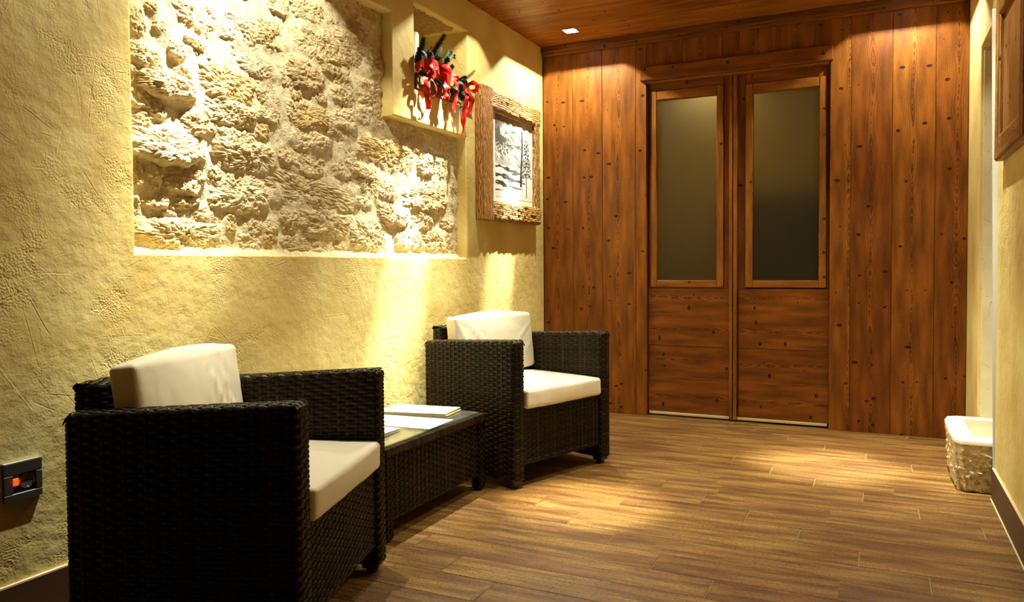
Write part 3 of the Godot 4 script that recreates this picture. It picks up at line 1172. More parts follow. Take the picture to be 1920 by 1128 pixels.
func build_beyond_doors() -> void:
	# the dim room that the frosted panes blur: a pale partition, a dark dado, a pale far wall
	var mb := MB.new()
	mb.box(Vector3(-0.3, -0.1, -2.5), Vector3(RW + 0.5, CEIL + 0.1, -2.4))
	mb.box(Vector3(-0.3, -0.1, -2.4), Vector3(-0.2, CEIL + 0.1, -0.12))
	mb.box(Vector3(RW + 0.4, -0.1, -2.4), Vector3(RW + 0.5, CEIL + 0.1, -0.12))
	mb.box(Vector3(-0.2, CEIL, -2.4), Vector3(RW + 0.4, CEIL + 0.1, -0.1))
	mb.box(Vector3(-0.2, 0.0, -1.37), Vector3(RW + 0.4, CEIL, -1.30))
	struct("wall_beyond_doors", mb, M.plaster, "dim plastered room behind the frosted door panes")
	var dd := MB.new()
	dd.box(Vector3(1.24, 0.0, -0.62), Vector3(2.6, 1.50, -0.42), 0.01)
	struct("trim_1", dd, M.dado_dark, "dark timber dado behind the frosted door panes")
	var o := thing("ceiling_lamp", "small round ceiling lamp in the room behind the frosted doors", "lamp", Vector3(1.0, CEIL, -0.80))
	var base := MB.new()
	base.tube([Vector3(0, 0, 0), Vector3(0, -0.03, 0)], [0.10, 0.10], 24)
	part("lamp_base", base, M.can_white, o)
	var gl := MB.new()
	gl.tube([Vector3(0, -0.03, 0), Vector3(0, -0.045, 0), Vector3(0, -0.05, 0)], [0.095, 0.085, 0.05], 24)
	part("lamp_lens", gl, M.lamp_dim, o)
	var l := AreaLight3D.new()
	l.name = "lamp_light"
	l.area_size = Vector2(0.15, 0.15)
	l.area_normalize_energy = true
	l.light_color = Color(1.0, 0.93, 0.75)
	l.light_energy = 0.40
	l.area_range = 10.0
	l.shadow_enabled = true
	l.rotation.x = -PI / 2
	l.position = Vector3(0, -0.053, 0)
	o.add_child(l, true)


# ------------------------------------------------------------------ wicker
# A woven patch over any surface: f(s, t) gives [point, normal] at s metres along and t metres up.
func weave(mb: MB, f, along: float, up: float, rows: int, cols: int, rng: RandomNumberGenerator) -> void:
	var amp := 0.0026
	var per := 4
	var rh := up / rows
	var n := cols * per
	mb.tinted = true
	for r in rows:
		var base := Color(0.014, 0.0085, 0.005).lerp(Color(0.040, 0.0215, 0.010), rng.randf() * rng.randf())
		if rng.randf() < 0.25:
			base = Color(0.009, 0.0075, 0.007)
		mb.tint = base
		var t0 := (r + 0.07) * rh
		var t1 := (r + 0.5) * rh
		var t2 := (r + 0.93) * rh
		var first := mb.v.size()
		for i in n + 1:
			var s := along * i / n
			# each strand floats over a little longer than it dips behind a stake
			var wave := clampf(sin(PI * (float(i) / per + r)) * 1.7 + 0.7, -1.0, 1.0) * amp
			var slope := cos(PI * (float(i) / per + r)) * 0.42
			var pm: Array = f.call(s, t1)
			var pa: Array = f.call(s, t0)
			var pb: Array = f.call(s, t2)
			var ahead: Array = f.call(minf(s + 0.002, along), t1)
			var nn: Vector3 = pm[1]
			var tan_s: Vector3 = ((ahead[0] - pm[0]) if s + 0.002 <= along else nn.cross(Vector3.UP)).normalized()
			var tan_t: Vector3 = (pb[0] - pa[0]).normalized()
			var mid_n := nn - tan_s * slope
			mb.vert(pa[0] + pa[1] * wave, (mid_n - tan_t * 0.55).normalized(), Vector2(s, t0))
			mb.vert(pm[0] + nn * (wave + 0.0016), mid_n.normalized(), Vector2(s, t1))
			mb.vert(pb[0] + pb[1] * wave, (mid_n + tan_t * 0.55).normalized(), Vector2(s, t2))
		for i in n:
			for q in 2:
				var a := first + i * 3 + q
				var out := mb.n[a] + mb.n[a + 4]
				mb.tri_i(a, a + 3, a + 4, out)
				mb.tri_i(a, a + 4, a + 1, out)
	# upright stakes, passing behind and in front in turn
	for c in cols:
		mb.tint = Color(0.015, 0.010, 0.0065) if rng.randf() < 0.7 else Color(0.045, 0.025, 0.013)
		var s0 := along * (c + 0.5 - 0.17) / cols
		var s1 := along * (c + 0.5 + 0.17) / cols
		var first := mb.v.size()
		var m := rows * 2
		for j in m + 1:
			var t := up * j / m
			var over := -sin(PI * (c + 0.5)) * cos(PI * (float(j) / 2 - 0.5)) * amp * 0.55
			for s in [s0, s1]:
				var pn: Array = f.call(s, t)
				mb.vert(pn[0] + pn[1] * over, pn[1], Vector2(s, t))
		for j in m:
			var a := first + j * 2
			mb.tri_i(a, a + 1, a + 3, mb.n[a])
			mb.tri_i(a, a + 3, a + 2, mb.n[a])


# A point and normal on a plan path with rounded corners (list of points; radius), at distance s
func path_frame(corners: Array, radius: float) -> Array:
	var out := []     # [position, normal, run]
	var run := 0.0
	var pts := []
	for i in corners.size():
		var p: Vector2 = corners[i]
		if i == 0 or i == corners.size() - 1:
			pts.append(p)
			continue
		var a := (corners[i - 1] - p as Vector2).normalized()
		var b := (corners[i + 1] - p as Vector2).normalized()
		for k in 6:
			var w := k / 5.0
			var p0 := p + a * radius
			var p2 := p + b * radius
			pts.append(p0.lerp(p, w).lerp(p.lerp(p2, w), w))
	for i in pts.size():
		var d: Vector2 = (pts[mini(i + 1, pts.size() - 1)] - pts[maxi(i - 1, 0)]).normalized()
		if i > 0:
			run += (pts[i] - pts[i - 1]).length()
		out.append([pts[i], Vector2(-d.y, d.x), run])
	return out


func along_path(fr: Array, s: float) -> Array:
	var i := 1
	while i < fr.size() - 1 and fr[i][2] < s:
		i += 1
	var a: Array = fr[i - 1]
	var b: Array = fr[i]
	var w := clampf((s - a[2]) / maxf(b[2] - a[2], 1e-6), 0.0, 1.0)
	return [(a[0] as Vector2).lerp(b[0], w), (a[1] as Vector2).lerp(b[1], w).normalized()]


func make_chair() -> Node3D:
	# local axes: x across, z to the front, y up; origin in the middle of the footprint
	var rng := RandomNumberGenerator.new()
	rng.seed = 40
	var hw := 0.351
	var hl := 0.311
	var th := 0.074
	var o := thing("armchair", "", "armchair")
	for side in [-1.0, 1.0]:
		var x0 := -hw if side < 0 else hw - th
		var x1 := x0 + th
		var core := MB.new()
		core.grain = 1
		# side slab, its top falling towards the back
		var q := 0.006
		var prof := [Vector2(-hl + q, 0.04), Vector2(hl - q, 0.04), Vector2(hl - q, 0.660), Vector2(-hl + q, 0.623)]
		for x in [x0 + q, x1 - q]:
			var ps := []
			for p in prof:
				ps.append(Vector3(x, p.y, p.x))
			core.poly(ps, Vector3(-1 if x < (x0 + x1) / 2 else 1, 0, 0))
		for i in 4:
			var a: Vector2 = prof[i]
			var b: Vector2 = prof[(i + 1) % 4]
			var d := b - a
			core.poly([Vector3(x0 + q, a.y, a.x), Vector3(x1 - q, a.y, a.x), Vector3(x1 - q, b.y, b.x), Vector3(x0 + q, b.y, b.x)], Vector3(0, -d.x, d.y).normalized())
		var arm := part("armrest", core, M.wicker_core, o)
		var fr := path_frame([Vector2((x0 + x1) / 2, -hl), Vector2(x1, -hl), Vector2(x1, hl), Vector2(x0, hl), Vector2(x0, -hl), Vector2((x0 + x1) / 2, -hl)], 0.016)
		var total: float = fr[fr.size() - 1][2]
		var sidef := func(s: float, t: float) -> Array:
			var p: Array = along_path(fr, s)
			var xz: Vector2 = p[0]
			var top: float = lerpf(0.633, 0.670, (xz.y + hl) / (2 * hl)) - 0.010
			return [Vector3(xz.x, 0.035 + (top - 0.035) * t / 0.60, xz.y), Vector3(-p[1].x, 0, -p[1].y)]
		var wv := MB.new()
		weave(wv, sidef, total, 0.60, 50, 46, rng)
		var tf := path_frame([Vector2(x0, -0.018), Vector2(x0, 0.0), Vector2(x1, 0.0), Vector2(x1, -0.018)], 0.013)
		var tl: float = tf[tf.size() - 1][2]
		var topf := func(s: float, t: float) -> Array:
			var p: Array = along_path(tf, t)
			var xy: Vector2 = p[0]
			var z: float = -hl + 2 * hl * s / 0.62
			var drop: float = maxf(0.0, absf(z) - (hl - 0.014)) / 0.014
			var y: float = lerpf(0.633, 0.670, (z + hl) / (2 * hl)) + xy.y - 0.012 * (1.0 - sqrt(maxf(0.0, 1.0 - drop * drop)))
			return [Vector3(xy.x, y, z), Vector3(p[1].x, p[1].y, 0)]
		weave(wv, topf, 0.62, tl, 8, 21, rng)
		part("wicker_weave", wv, M.wicker, arm, "stuff")
	# back rest
	var bk := MB.new()
	bk.box(Vector3(-0.272, 0.10, -0.333), Vector3(0.272, 0.692, -0.270), 0.01)
	var back := part("backrest", bk, M.wicker_core, o)
	var bf := path_frame([Vector2(0.276, -0.30), Vector2(0.276, -0.264), Vector2(-0.276, -0.264), Vector2(-0.276, -0.338), Vector2(0.276, -0.338), Vector2(0.276, -0.30)], 0.012)
	var bl: float = bf[bf.size() - 1][2]
	var backf := func(s: float, t: float) -> Array:
		var p: Array = along_path(bf, s)
		return [Vector3(p[0].x, 0.09 + t, p[0].y), Vector3(-p[1].x, 0, -p[1].y)]
	var bw := MB.new()
	weave(bw, backf, bl, 0.600, 50, 40, rng)
	var btf := path_frame([Vector2(-0.338, -0.016), Vector2(-0.338, 0.0), Vector2(-0.264, 0.0), Vector2(-0.264, -0.016)], 0.012)
	var btl: float = btf[btf.size() - 1][2]
	var btop := func(s: float, t: float) -> Array:
		var p: Array = along_path(btf, t)
		return [Vector3(-0.276 + s, 0.700 + p[0].y, p[0].x), Vector3(0, p[1].y, p[1].x)]
	weave(bw, btop, 0.552, btl, 7, 19, rng)
	part("wicker_weave", bw, M.wicker, back, "stuff")
	# front apron under the cushion
	var ap := MB.new()
	ap.box(Vector3(-0.277, 0.105, 0.270), Vector3(0.277, 0.352, 0.292), 0.004)
	var apron := part("front_panel", ap, M.wicker_core, o)
	var af := func(s: float, t: float) -> Array:
		return [Vector3(-0.276 + s, 0.098 + t, 0.296), Vector3(0, 0, 1)]
	var aw := MB.new()
	weave(aw, af, 0.552, 0.258, 22, 19, rng)
	part("wicker_weave", aw, M.wicker, apron, "stuff")
	var deck := MB.new()
	deck.box(Vector3(-0.277, 0.330, -0.275), Vector3(0.277, 0.352, 0.290), 0.004)
	part("seat_deck", deck, M.wicker_core, o)
	for s in [[-1, -1], [1, -1], [-1, 1], [1, 1]]:
		var lg := MB.new()
		var cx: float = s[0] * (hw - th / 2)
		var cz: float = s[1] * (hl - 0.036)
		lg.box(Vector3(cx - 0.028, 0.016, cz - 0.028), Vector3(cx + 0.028, 0.060, cz + 0.028), 0.004)
		var leg := part("leg", lg, M.wicker_plain, o)
		var ft := MB.new()
		ft.tube([Vector3(cx, 0.0, cz), Vector3(cx, 0.003, cz), Vector3(cx, 0.018, cz)], [0.017, 0.020, 0.020], 14)
		part("foot_glide", ft, M.socket_black, leg)
	return o


func make_table() -> void:
	var rng := RandomNumberGenerator.new()
	rng.seed = 41
	var x0 := -0.235
	var x1 := 0.235
	var z0 := -0.390
	var z1 := 0.390
	var o := thing("coffee_table", "low dark wicker coffee table with a glass top between the two armchairs", "table", Vector3(0.312, 0, 2.345))
	var sides := [
		[Vector3(x1 - 0.016, 0, z0 + 0.045), Vector3(0, 0, 1), Vector3(1, 0, 0), z1 - z0 - 0.09],
		[Vector3(x0 + 0.016, 0, z0 + 0.045), Vector3(0, 0, 1), Vector3(-1, 0, 0), z1 - z0 - 0.09],
		[Vector3(x0 + 0.045, 0, z1 - 0.016), Vector3(1, 0, 0), Vector3(0, 0, 1), x1 - x0 - 0.09],
		[Vector3(x0 + 0.045, 0, z0 + 0.016), Vector3(1, 0, 0), Vector3(0, 0, -1), x1 - x0 - 0.09]]
	for s in sides:
		var base: Vector3 = s[0]
		var run: Vector3 = s[1]
		var out: Vector3 = s[2]
		var len_: float = s[3]
		var cb := MB.new()
		var a := base - out * 0.016
		var b := base + run * len_ - out * 0.005
		cb.box(Vector3(minf(a.x, b.x), 0.075, minf(a.z, b.z)), Vector3(maxf(a.x, b.x), 0.312, maxf(a.z, b.z)))
		var panel := part("side_panel", cb, M.wicker_core, o)
		var f := func(u: float, t: float) -> Array:
			return [base + run * u + Vector3(0, 0.070 + t, 0), out]
		var wv := MB.new()
		weave(wv, f, len_, 0.240, 20, int(len_ / 0.029), rng)
		part("wicker_weave", wv, M.wicker, panel, "stuff")
	for s in [[x0, z0], [x1, z0], [x0, z1], [x1, z1]]:
		var lx: float = s[0] - signf(s[0]) * 0.026
		var lz: float = s[1] - signf(s[1]) * 0.026
		var lf := path_frame([Vector2(lx + 0.021, lz - 0.021), Vector2(lx + 0.021, lz + 0.021), Vector2(lx - 0.021, lz + 0.021), Vector2(lx - 0.021, lz - 0.021), Vector2(lx + 0.021, lz - 0.021)], 0.008)
		var ll: float = lf[lf.size() - 1][2]
		var core := MB.new()
		core.box(Vector3(lx - 0.018, 0.004, lz - 0.018), Vector3(lx + 0.018, 0.312, lz + 0.018), 0.003)
		var leg := part("leg", core, M.wicker_core, o)
		var legf := func(u: float, t: float) -> Array:
			var p: Array = along_path(lf, u)
			return [Vector3(p[0].x, 0.010 + t, p[0].y), Vector3(-p[1].x, 0, -p[1].y)]
		var wv := MB.new()
		weave(wv, legf, ll, 0.30, 24, 8, rng)
		part("wicker_weave", wv, M.wicker, leg, "stuff")
	# rim: strands wound round a square rail
	var rim := MB.new()
	rim.box(Vector3(x0, 0.312, z0), Vector3(x0 + 0.030, 0.344, z1), 0.006)
	rim.box(Vector3(x1 - 0.030, 0.312, z0), Vector3(x1, 0.344, z1), 0.006)
	rim.box(Vector3(x0 + 0.030, 0.312, z0), Vector3(x1 - 0.030, 0.344, z0 + 0.030), 0.006)
	rim.box(Vector3(x0 + 0.030, 0.312, z1 - 0.030), Vector3(x1 - 0.030, 0.344, z1), 0.006)
	var rail := part("rim", rim, M.wicker_plain, o)
	var wind := MB.new()
	wind.tinted = true
	var k := 0
	for e in [[Vector3(x1 - 0.015, 0.328, z0), Vector3(x1 - 0.015, 0.328, z1)], [Vector3(x0 + 0.015, 0.328, z0), Vector3(x0 + 0.015, 0.328, z1)], [Vector3(x0, 0.328, z1 - 0.015), Vector3(x1, 0.328, z1 - 0.015)], [Vector3(x0, 0.328, z0 + 0.015), Vector3(x1, 0.328, z0 + 0.015)]]:
		var a: Vector3 = e[0]
		var b: Vector3 = e[1]
		var m := int((b - a).length() / 0.0088)
		for i in m:
			var p := a.lerp(b, (i + 0.08) / m)
			var q := a.lerp(b, (i + 0.92) / m)
			var w := Vector3(0.0165, 0.0175, 0) if absf(b.z - a.z) > 0.1 else Vector3(0, 0.0175, 0.0165)
			wind.tint = Color(0.020, 0.013, 0.009).lerp(Color(0.060, 0.034, 0.018), rng.randf())
			wind.box(Vector3(minf(p.x, q.x), p.y, minf(p.z, q.z)) - w * rng.randf_range(0.95, 1.03), Vector3(maxf(p.x, q.x), q.y, maxf(p.z, q.z)) + w * rng.randf_range(0.95, 1.03), 0.003)
			k += 1
	part("wicker_weave", wind, M.wicker, rail, "stuff")
	var gl := MB.new()
	gl.box(Vector3(x0 + 0.026, 0.3465, z0 + 0.026), Vector3(x1 - 0.026, 0.3515, z1 - 0.026), 0.001)
	part("glass_top", gl, M.table_glass, o)
	var bed := MB.new()
	bed.box(Vector3(x0 + 0.03, 0.318, z0 + 0.03), Vector3(x1 - 0.03, 0.330, z1 - 0.03))
	part("top_deck", bed, M.wicker_core, o)


# ------------------------------------------------------------------ cushions and papers
# A soft box: rounded, filled out, with creases given as [x, y, x, y, depth] on its front or top face
func cushion(size: Vector3, r: float, puff: Vector3, seed_: int, creases: Array, face: int, wob: float) -> MB:
	var mb := MB.new()
	var h := size / 2.0
	var m := 34
	for k in 3:
		for sg in [-1.0, 1.0]:
			var i := (k + 1) % 3
			var j := (k + 2) % 3
			var rows := []
			var uvs := []
			for a in m + 1:
				var row := []
				var ur := []
				for b in m + 1:
					var p := Vector3.ZERO
					# more points near the edges
					var ua := sin((float(a) / m - 0.5) * PI)
					var ub := sin((float(b) / m - 0.5) * PI)
					p[k] = h[k] * sg
					p[i] = h[i] * ua
					p[j] = h[j] * ub
					var inner := Vector3(clampf(p.x, -h.x + r, h.x - r), clampf(p.y, -h.y + r, h.y - r), clampf(p.z, -h.z + r, h.z - r))
					var nn := (p - inner).normalized()
					var q := inner + nn * r
					var u := q / h
					var bulge := Vector3((1 - u.y * u.y) * (1 - u.z * u.z), (1 - u.x * u.x) * (1 - u.z * u.z), (1 - u.x * u.x) * (1 - u.y * u.y))
					q += Vector3(signf(u.x) * absf(u.x) * puff.x * bulge.x, signf(u.y) * absf(u.y) * puff.y * bulge.y, signf(u.z) * absf(u.z) * puff.z * bulge.z)
					q += nn * wob * (fn_a.get_noise_3d(q.x * 7.0 + seed_, q.y * 7.0, q.z * 7.0) + 0.5 * fn_c.get_noise_3d(q.x * 9.0 + seed_, q.y * 4.0, q.z * 9.0))
					for cr in creases:
						var f2 := Vector2(q.x, q.y if face == 2 else q.z)
						var c0 := Vector2(cr[0], cr[1])
						var c1 := Vector2(cr[2], cr[3])
						var w := clampf((f2 - c0).dot(c1 - c0) / (c1 - c0).length_squared(), 0.0, 1.0)
						var d := (f2 - c0.lerp(c1, w))
						var side := d.dot((c1 - c0).orthogonal().normalized())
						var g := exp(-d.length_squared() / 0.00010) * (0.4 + 0.6 * sin(w * PI))
						if nn[face] > 0.3:
							q[face] += cr[4] * g * (0.6 + 60.0 * side)
					row.append(q)
					ur.append(Vector2(p[i], p[j]))
				rows.append(row)
				uvs.append(ur)
			var axis := Vector3.ZERO
			axis[k] = sg
			mb.grid(rows, uvs, axis, false)
	return mb


func welded(mb: MB) -> MB:
	# share one normal between points that coincide along the seams of a cushion
	var sums := {}
	for i in mb.v.size():
		var key := Vector3i((mb.v[i] * 20000.0).round())
		sums[key] = sums.get(key, Vector3.ZERO) + mb.n[i]
	for i in mb.v.size():
		mb.n[i] = sums[Vector3i((mb.v[i] * 20000.0).round())].normalized()
	return mb


func place_chair(o: Node3D, x: float, z: float, front: float, label: String, seat_label: String, back_label: String, seed_: int, back_creases: Array, seat_creases: Array) -> void:
	# x, z: middle of the front edge; front: heading of the chair in the floor plane
	var fr := Vector3(cos(front), 0, sin(front))
	var turn := PI / 2 - front
	o.position = Vector3(x, 0, z) - fr * 0.311
	o.rotation.y = turn
	o.set_meta("label", label)
	var s := thing("seat_cushion", seat_label, "cushion", o.position + Basis(Vector3.UP, turn) * Vector3(0, 0.3545, 0.032), turn)
	var sm := welded(cushion(Vector3(0.540, 0.088, 0.580), 0.016, Vector3(0.0, 0.010, 0.006), seed_, seat_creases, 1, 0.0022))
	var body := part("cover", sm, M.cushion_cloth, s)
	body.position = Vector3(0, 0.045, 0)
	var piping := MB.new()
	var b := thing("back_cushion", back_label, "cushion", o.position + Basis(Vector3.UP, turn) * Vector3(0, 0.462, -0.184), turn)
	var bm := welded(cushion(Vector3(0.545, 0.285, 0.078), 0.016, Vector3(0.0, 0.022, 0.020), seed_ + 3, back_creases, 2, 0.0026))
	var bb := part("cover", bm, M.cushion_cloth, b)
	bb.position = Vector3(0, 0.145, -0.004)
	bb.rotation.x = deg_to_rad(-7.0)


func sheet(mb: MB, corners: Array, y0: float, y1: float, lift: Array = [0, 0, 0, 0]) -> void:
	# a flat stack between two heights, corners as (x, z)
	var top := []
	var low := []
	for i in 4:
		top.append(Vector3(corners[i].x, y1 + lift[i], corners[i].y))
		low.append(Vector3(corners[i].x, y0 + lift[i], corners[i].y))
	mb.poly(top, Vector3.UP)
	mb.poly(low, Vector3.DOWN)
	var mid := (top[0] + top[2]) / 2.0 as Vector3
	for i in 4:
		var a: Vector3 = top[i]
		var b: Vector3 = top[(i + 1) % 4]
		var out := (a + b) / 2.0 - mid
		mb.poly([low[i], low[(i + 1) % 4], b, a], Vector3(out.x, 0, out.z).normalized())


func build_papers() -> void:
	var y := 0.3518
	var c := [Vector2(0.438, 1.990), Vector2(0.447, 2.150), Vector2(0.123, 2.175), Vector2(0.113, 2.005)]
	# the folder nearest the far chair
	c = [Vector2(0.432, 1.982), Vector2(0.446, 2.142), Vector2(0.118, 2.186), Vector2(0.104, 1.996)]
	var o := thing("folder", "white cardboard folder with yellow inner pages, beside the chair at the boarded wall", "folder", Vector3(0.28, y, 2.07), 0, "papers on the coffee table")
	var loc := []
	for p in c:
		loc.append(p - Vector2(0.28, 2.07))
	var lo := MB.new()
	sheet(lo, loc, 0.0, 0.0015)
	part("lower_cover", lo, M.paper, o)
	var pg := MB.new()
	sheet(pg, [loc[0] + Vector2(0.006, 0.004), loc[1] + Vector2(0.010, 0), loc[2], loc[3]], 0.0015, 0.0050)
	part("yellow_pages", pg, M.paper_yellow, o)
	var up := MB.new()
	sheet(up, loc, 0.0052, 0.0075, [0.006, 0.004, 0.0, 0.0])
	var cover := part("upper_cover", up, M.paper, o)
	var pr := MB.new()
	var a: Vector2 = loc[3].lerp(loc[0], 0.20).lerp(loc[2].lerp(loc[1], 0.20), 0.42)
	for k in 9:
		var w := 0.0035 + 0.0022 * sin(k * 2.3)
		pr.box(Vector3(a.x + k * 0.0066, 0.0085, a.y - 0.002 - k * 0.0006), Vector3(a.x + k * 0.0066 + w, 0.0089, a.y + 0.0025 - k * 0.0006))
	part("printed_mark", pr, M.print_grey, cover, "stuff")

	var s := thing("paper_sheet", "single printed paper sheet lying between the two folders on the glass", "paper", Vector3(0.35, y, 2.30), 0, "papers on the coffee table")
	var sb := MB.new()
	var sc := [Vector2(0.512, 2.186), Vector2(0.520, 2.394), Vector2(0.185, 2.420), Vector2(0.176, 2.212)]
	var sl := []
	for p in sc:
		sl.append(p - Vector2(0.35, 2.30))
	sheet(sb, sl, 0.0, 0.0008)
	var page := part("page", sb, M.paper_sheet, s)
	var tb := MB.new()
	for k in 9:
		var p: Vector2 = sl[3].lerp(sl[0], 0.10).lerp(sl[2].lerp(sl[1], 0.10), 0.12 + k * 0.085)
		var q: Vector2 = sl[3].lerp(sl[0], 0.62 + 0.15 * sin(k * 1.7)).lerp(sl[2].lerp(sl[1], 0.62 + 0.15 * sin(k * 1.7)), 0.12 + k * 0.085)
		var d := (q - p).orthogonal().normalized() * 0.0011
		tb.poly([Vector3(p.x - d.x, 0.00095, p.y - d.y), Vector3(q.x - d.x, 0.00095, q.y - d.y), Vector3(q.x + d.x, 0.00095, q.y + d.y), Vector3(p.x + d.x, 0.00095, p.y + d.y)], Vector3.UP)
	part("printed_lines", tb, M.print_grey, page, "stuff")

	var f := thing("folder", "white folder with yellow pages beside the armrest of the armchair nearer the wall socket", "folder", Vector3(0.28, y, 2.56), 0, "papers on the coffee table")
	var fc := [Vector2(0.418, 2.446), Vector2(0.436, 2.668), Vector2(0.106, 2.694), Vector2(0.090, 2.470)]
	var fl := []
	for p in fc:
		fl.append(p - Vector2(0.28, 2.56))
	var f1 := MB.new()
	sheet(f1, fl, 0.0, 0.0015)
	part("lower_cover", f1, M.paper, f)
	var f2 := MB.new()
	sheet(f2, [fl[0] - Vector2(0.004, 0), fl[1] - Vector2(0.004, 0), fl[2], fl[3]], 0.0016, 0.0040)
	part("yellow_pages", f2, M.paper_yellow, f)
	var f3 := MB.new()
	sheet(f3, fl, 0.0042, 0.0060, [0.001, 0.007, 0.001, 0.0])
	part("upper_cover", f3, M.paper, f)


# ------------------------------------------------------------------ things on the walls
# A weathered frame member: rounded bar along one axis with an uneven, grained face.
# from/to run along the member, wide is the half width direction, out the direction away from the wall
func gnarled_bar(from: Vector3, to: Vector3, wide: Vector3, out: Vector3, depth: float, seed_: float, rugged: float, mitre0 := 0.0, mitre1 := 0.0) -> MB:
	var mb := MB.new()
	var n := 44
	var prof := 17
	var rows := []
	var uvs := []
	var wl := wide.length()
	for i in n + 1:
		var w := float(i) / n
		var row := []
		var ur := []
		for k in prof + 1:
			# round the section: back left, front face, back right
			var q := float(k) / prof
			var across: float
			var up: float
			if q < 0.15:
				across = -1.0
				up = q / 0.15
			elif q > 0.85:
				across = 1.0
				up = (1.0 - q) / 0.15
			else:
				across = lerpf(-1.0, 1.0, (q - 0.15) / 0.70)
				up = 1.0
			var run := w
			if across > 0:
				run = lerpf(mitre0 * across, 1.0 - mitre1 * across, w)
			var p := from.lerp(to, run)
			var edge := 1.0 + 0.07 * rugged * fn_a.get_noise_2d(run * 9.0 + seed_, signf(across) * 4.0) * absf(across)
			var corner := clampf((absf(across) - 0.82) / 0.18, 0.0, 1.0)
			var hgt := depth * up * (1.0 - 0.22 * corner * corner)
			var len_ := (to - from).length() * run
			hgt += up * rugged * (0.0045 * fn_c.get_noise_2d(len_ * 7.0 + seed_ * 3.0, across * wl * 60.0 + 1.4 * fn_a.get_noise_2d(len_ * 8.0, seed_)) + 0.003 * fn_a.get_noise_2d(len_ * 14.0, across * wl * 30.0 + seed_))
			row.append(p + wide * across * edge + out * hgt)
			ur.append(Vector2(q * (2.0 * wl + 2.0 * depth) + seed_, len_ + seed_ * 0.3))
		rows.append(row)
		uvs.append(ur)
	mb.grid(rows, uvs, Vector3.ZERO, false)
	var along := (to - from).normalized()
	mb.poly(rows[0], -along)
	mb.poly(rows[n], along)
	return mb


func build_picture() -> void:
	var z0 := 0.150
	var z1 := 1.018
	var y0 := 1.282
	var y1 := 2.068
	var at := Vector3(0.002, y0, (z0 + z1) / 2)
	var o := thing("framed_picture", "black and white snow scene in a broad rough weathered wood frame beside the boarded wall", "picture", at)
	var X := Vector3(1, 0, 0)
	var cz := (z0 + z1) / 2
	var left := gnarled_bar(Vector3(0, 0.0, z1 - cz - 0.082), Vector3(0, y1 - y0, z1 - cz - 0.082), Vector3(0, 0, 0.078), X, 0.046, 1.3, 0.7)
	part("frame_stile", left, M.rustic_red, o)
	var right := gnarled_bar(Vector3(0, 0.03, z0 - cz + 0.040), Vector3(0, y1 - y0 - 0.02, z0 - cz + 0.040), Vector3(0, 0, 0.042), X, 0.040, 4.1, 1.0)
	part("frame_stile", right, M.rustic, o)
	var top := gnarled_bar(Vector3(0, y1 - y0 - 0.060, z0 - cz + 0.002), Vector3(0, y1 - y0 - 0.060, z1 - cz - 0.110), Vector3(0, 0.058, 0), X, 0.044, 6.7, 1.5, 0.0, 0.0)
	part("frame_rail", top, M.rustic, o)
	var low := gnarled_bar(Vector3(0, 0.062, z0 - cz + 0.002), Vector3(0, 0.062, z1 - cz - 0.105), Vector3(0, 0.060, 0), X, 0.043, 9.2, 1.5)
	part("frame_rail", low, M.rustic, o)
	var bd := MB.new()
	bd.box(Vector3(0.006, 0.085, 0.190 - cz), Vector3(0.018, 0.700, 0.870 - cz))
	part("mat_board", bd, M.mat_board, o)
	var pr := MB.new()
	var p := [Vector3(0.0188, 1.434 - y0, 0.790 - cz), Vector3(0.0188, 1.434 - y0, 0.244 - cz), Vector3(0.0188, 1.940 - y0, 0.244 - cz), Vector3(0.0188, 1.940 - y0, 0.790 - cz)]
	var uv := [Vector2(0, 1), Vector2(1, 1), Vector2(1, 0), Vector2(0, 0)]
	for q in 4:
		pr.vert(p[q], X, uv[q])
	pr.tri_i(0, 1, 2, X)
	pr.tri_i(0, 2, 3, X)
	part("print", pr, M.print, o)


func build_wood_panel() -> void:
	# framed slab of old pine on the opposite wall
	var rng := RandomNumberGenerator.new()
	rng.seed = 60
	var z0 := 1.372
	var z1 := 2.060
	var y0 := 1.408
	var y1 := 2.058
	var o := thing("wooden_plaque", "old pine board in a moulded wood frame hanging on the plaster beside the marble niche", "wall decoration", Vector3(RW, y0, (z0 + z1) / 2))
	var cz := (z0 + z1) / 2
	var h := y1 - y0
	var d0 := z0 - cz
	var d1 := z1 - cz
	var field := wood_mb(1, rng)
	field.box(Vector3(-0.016, 0.06, d0 + 0.06), Vector3(-0.001, h - 0.06, d1 - 0.06))
	part("panel", field, M.panel_wood, o)
	for s in [[d0, d0 + 0.092], [d1 - 0.092, d1]]:
		var st := wood_mb(1, rng)
		st.box(Vector3(-0.030, 0.0, s[0]), Vector3(-0.001, h, s[1]), 0.004)
		var stile := part("frame_stile", st, M.panel_wood, o)
		for k in 3:
			var rb := wood_mb(1, rng)
			var zc: float = s[0] + 0.018 + 0.026 * k
			rb.box(Vector3(-0.0345, 0.004, zc - 0.008), Vector3(-0.029, h - 0.004, zc + 0.008), 0.003)
			part("reed", rb, M.panel_wood, stile)
	for s in [[0.0, 0.092], [h - 0.092, h]]:
		var ra := gnarled_bar(Vector3(-0.001, (s[0] + s[1]) / 2, d0 + 0.088), Vector3(-0.001, (s[0] + s[1]) / 2, d1 - 0.088), Vector3(0, 0.046, 0), Vector3(-1, 0, 0), 0.031, 3.3 + s[0], 0.35)
		part("frame_rail", ra, M.panel_wood, o)


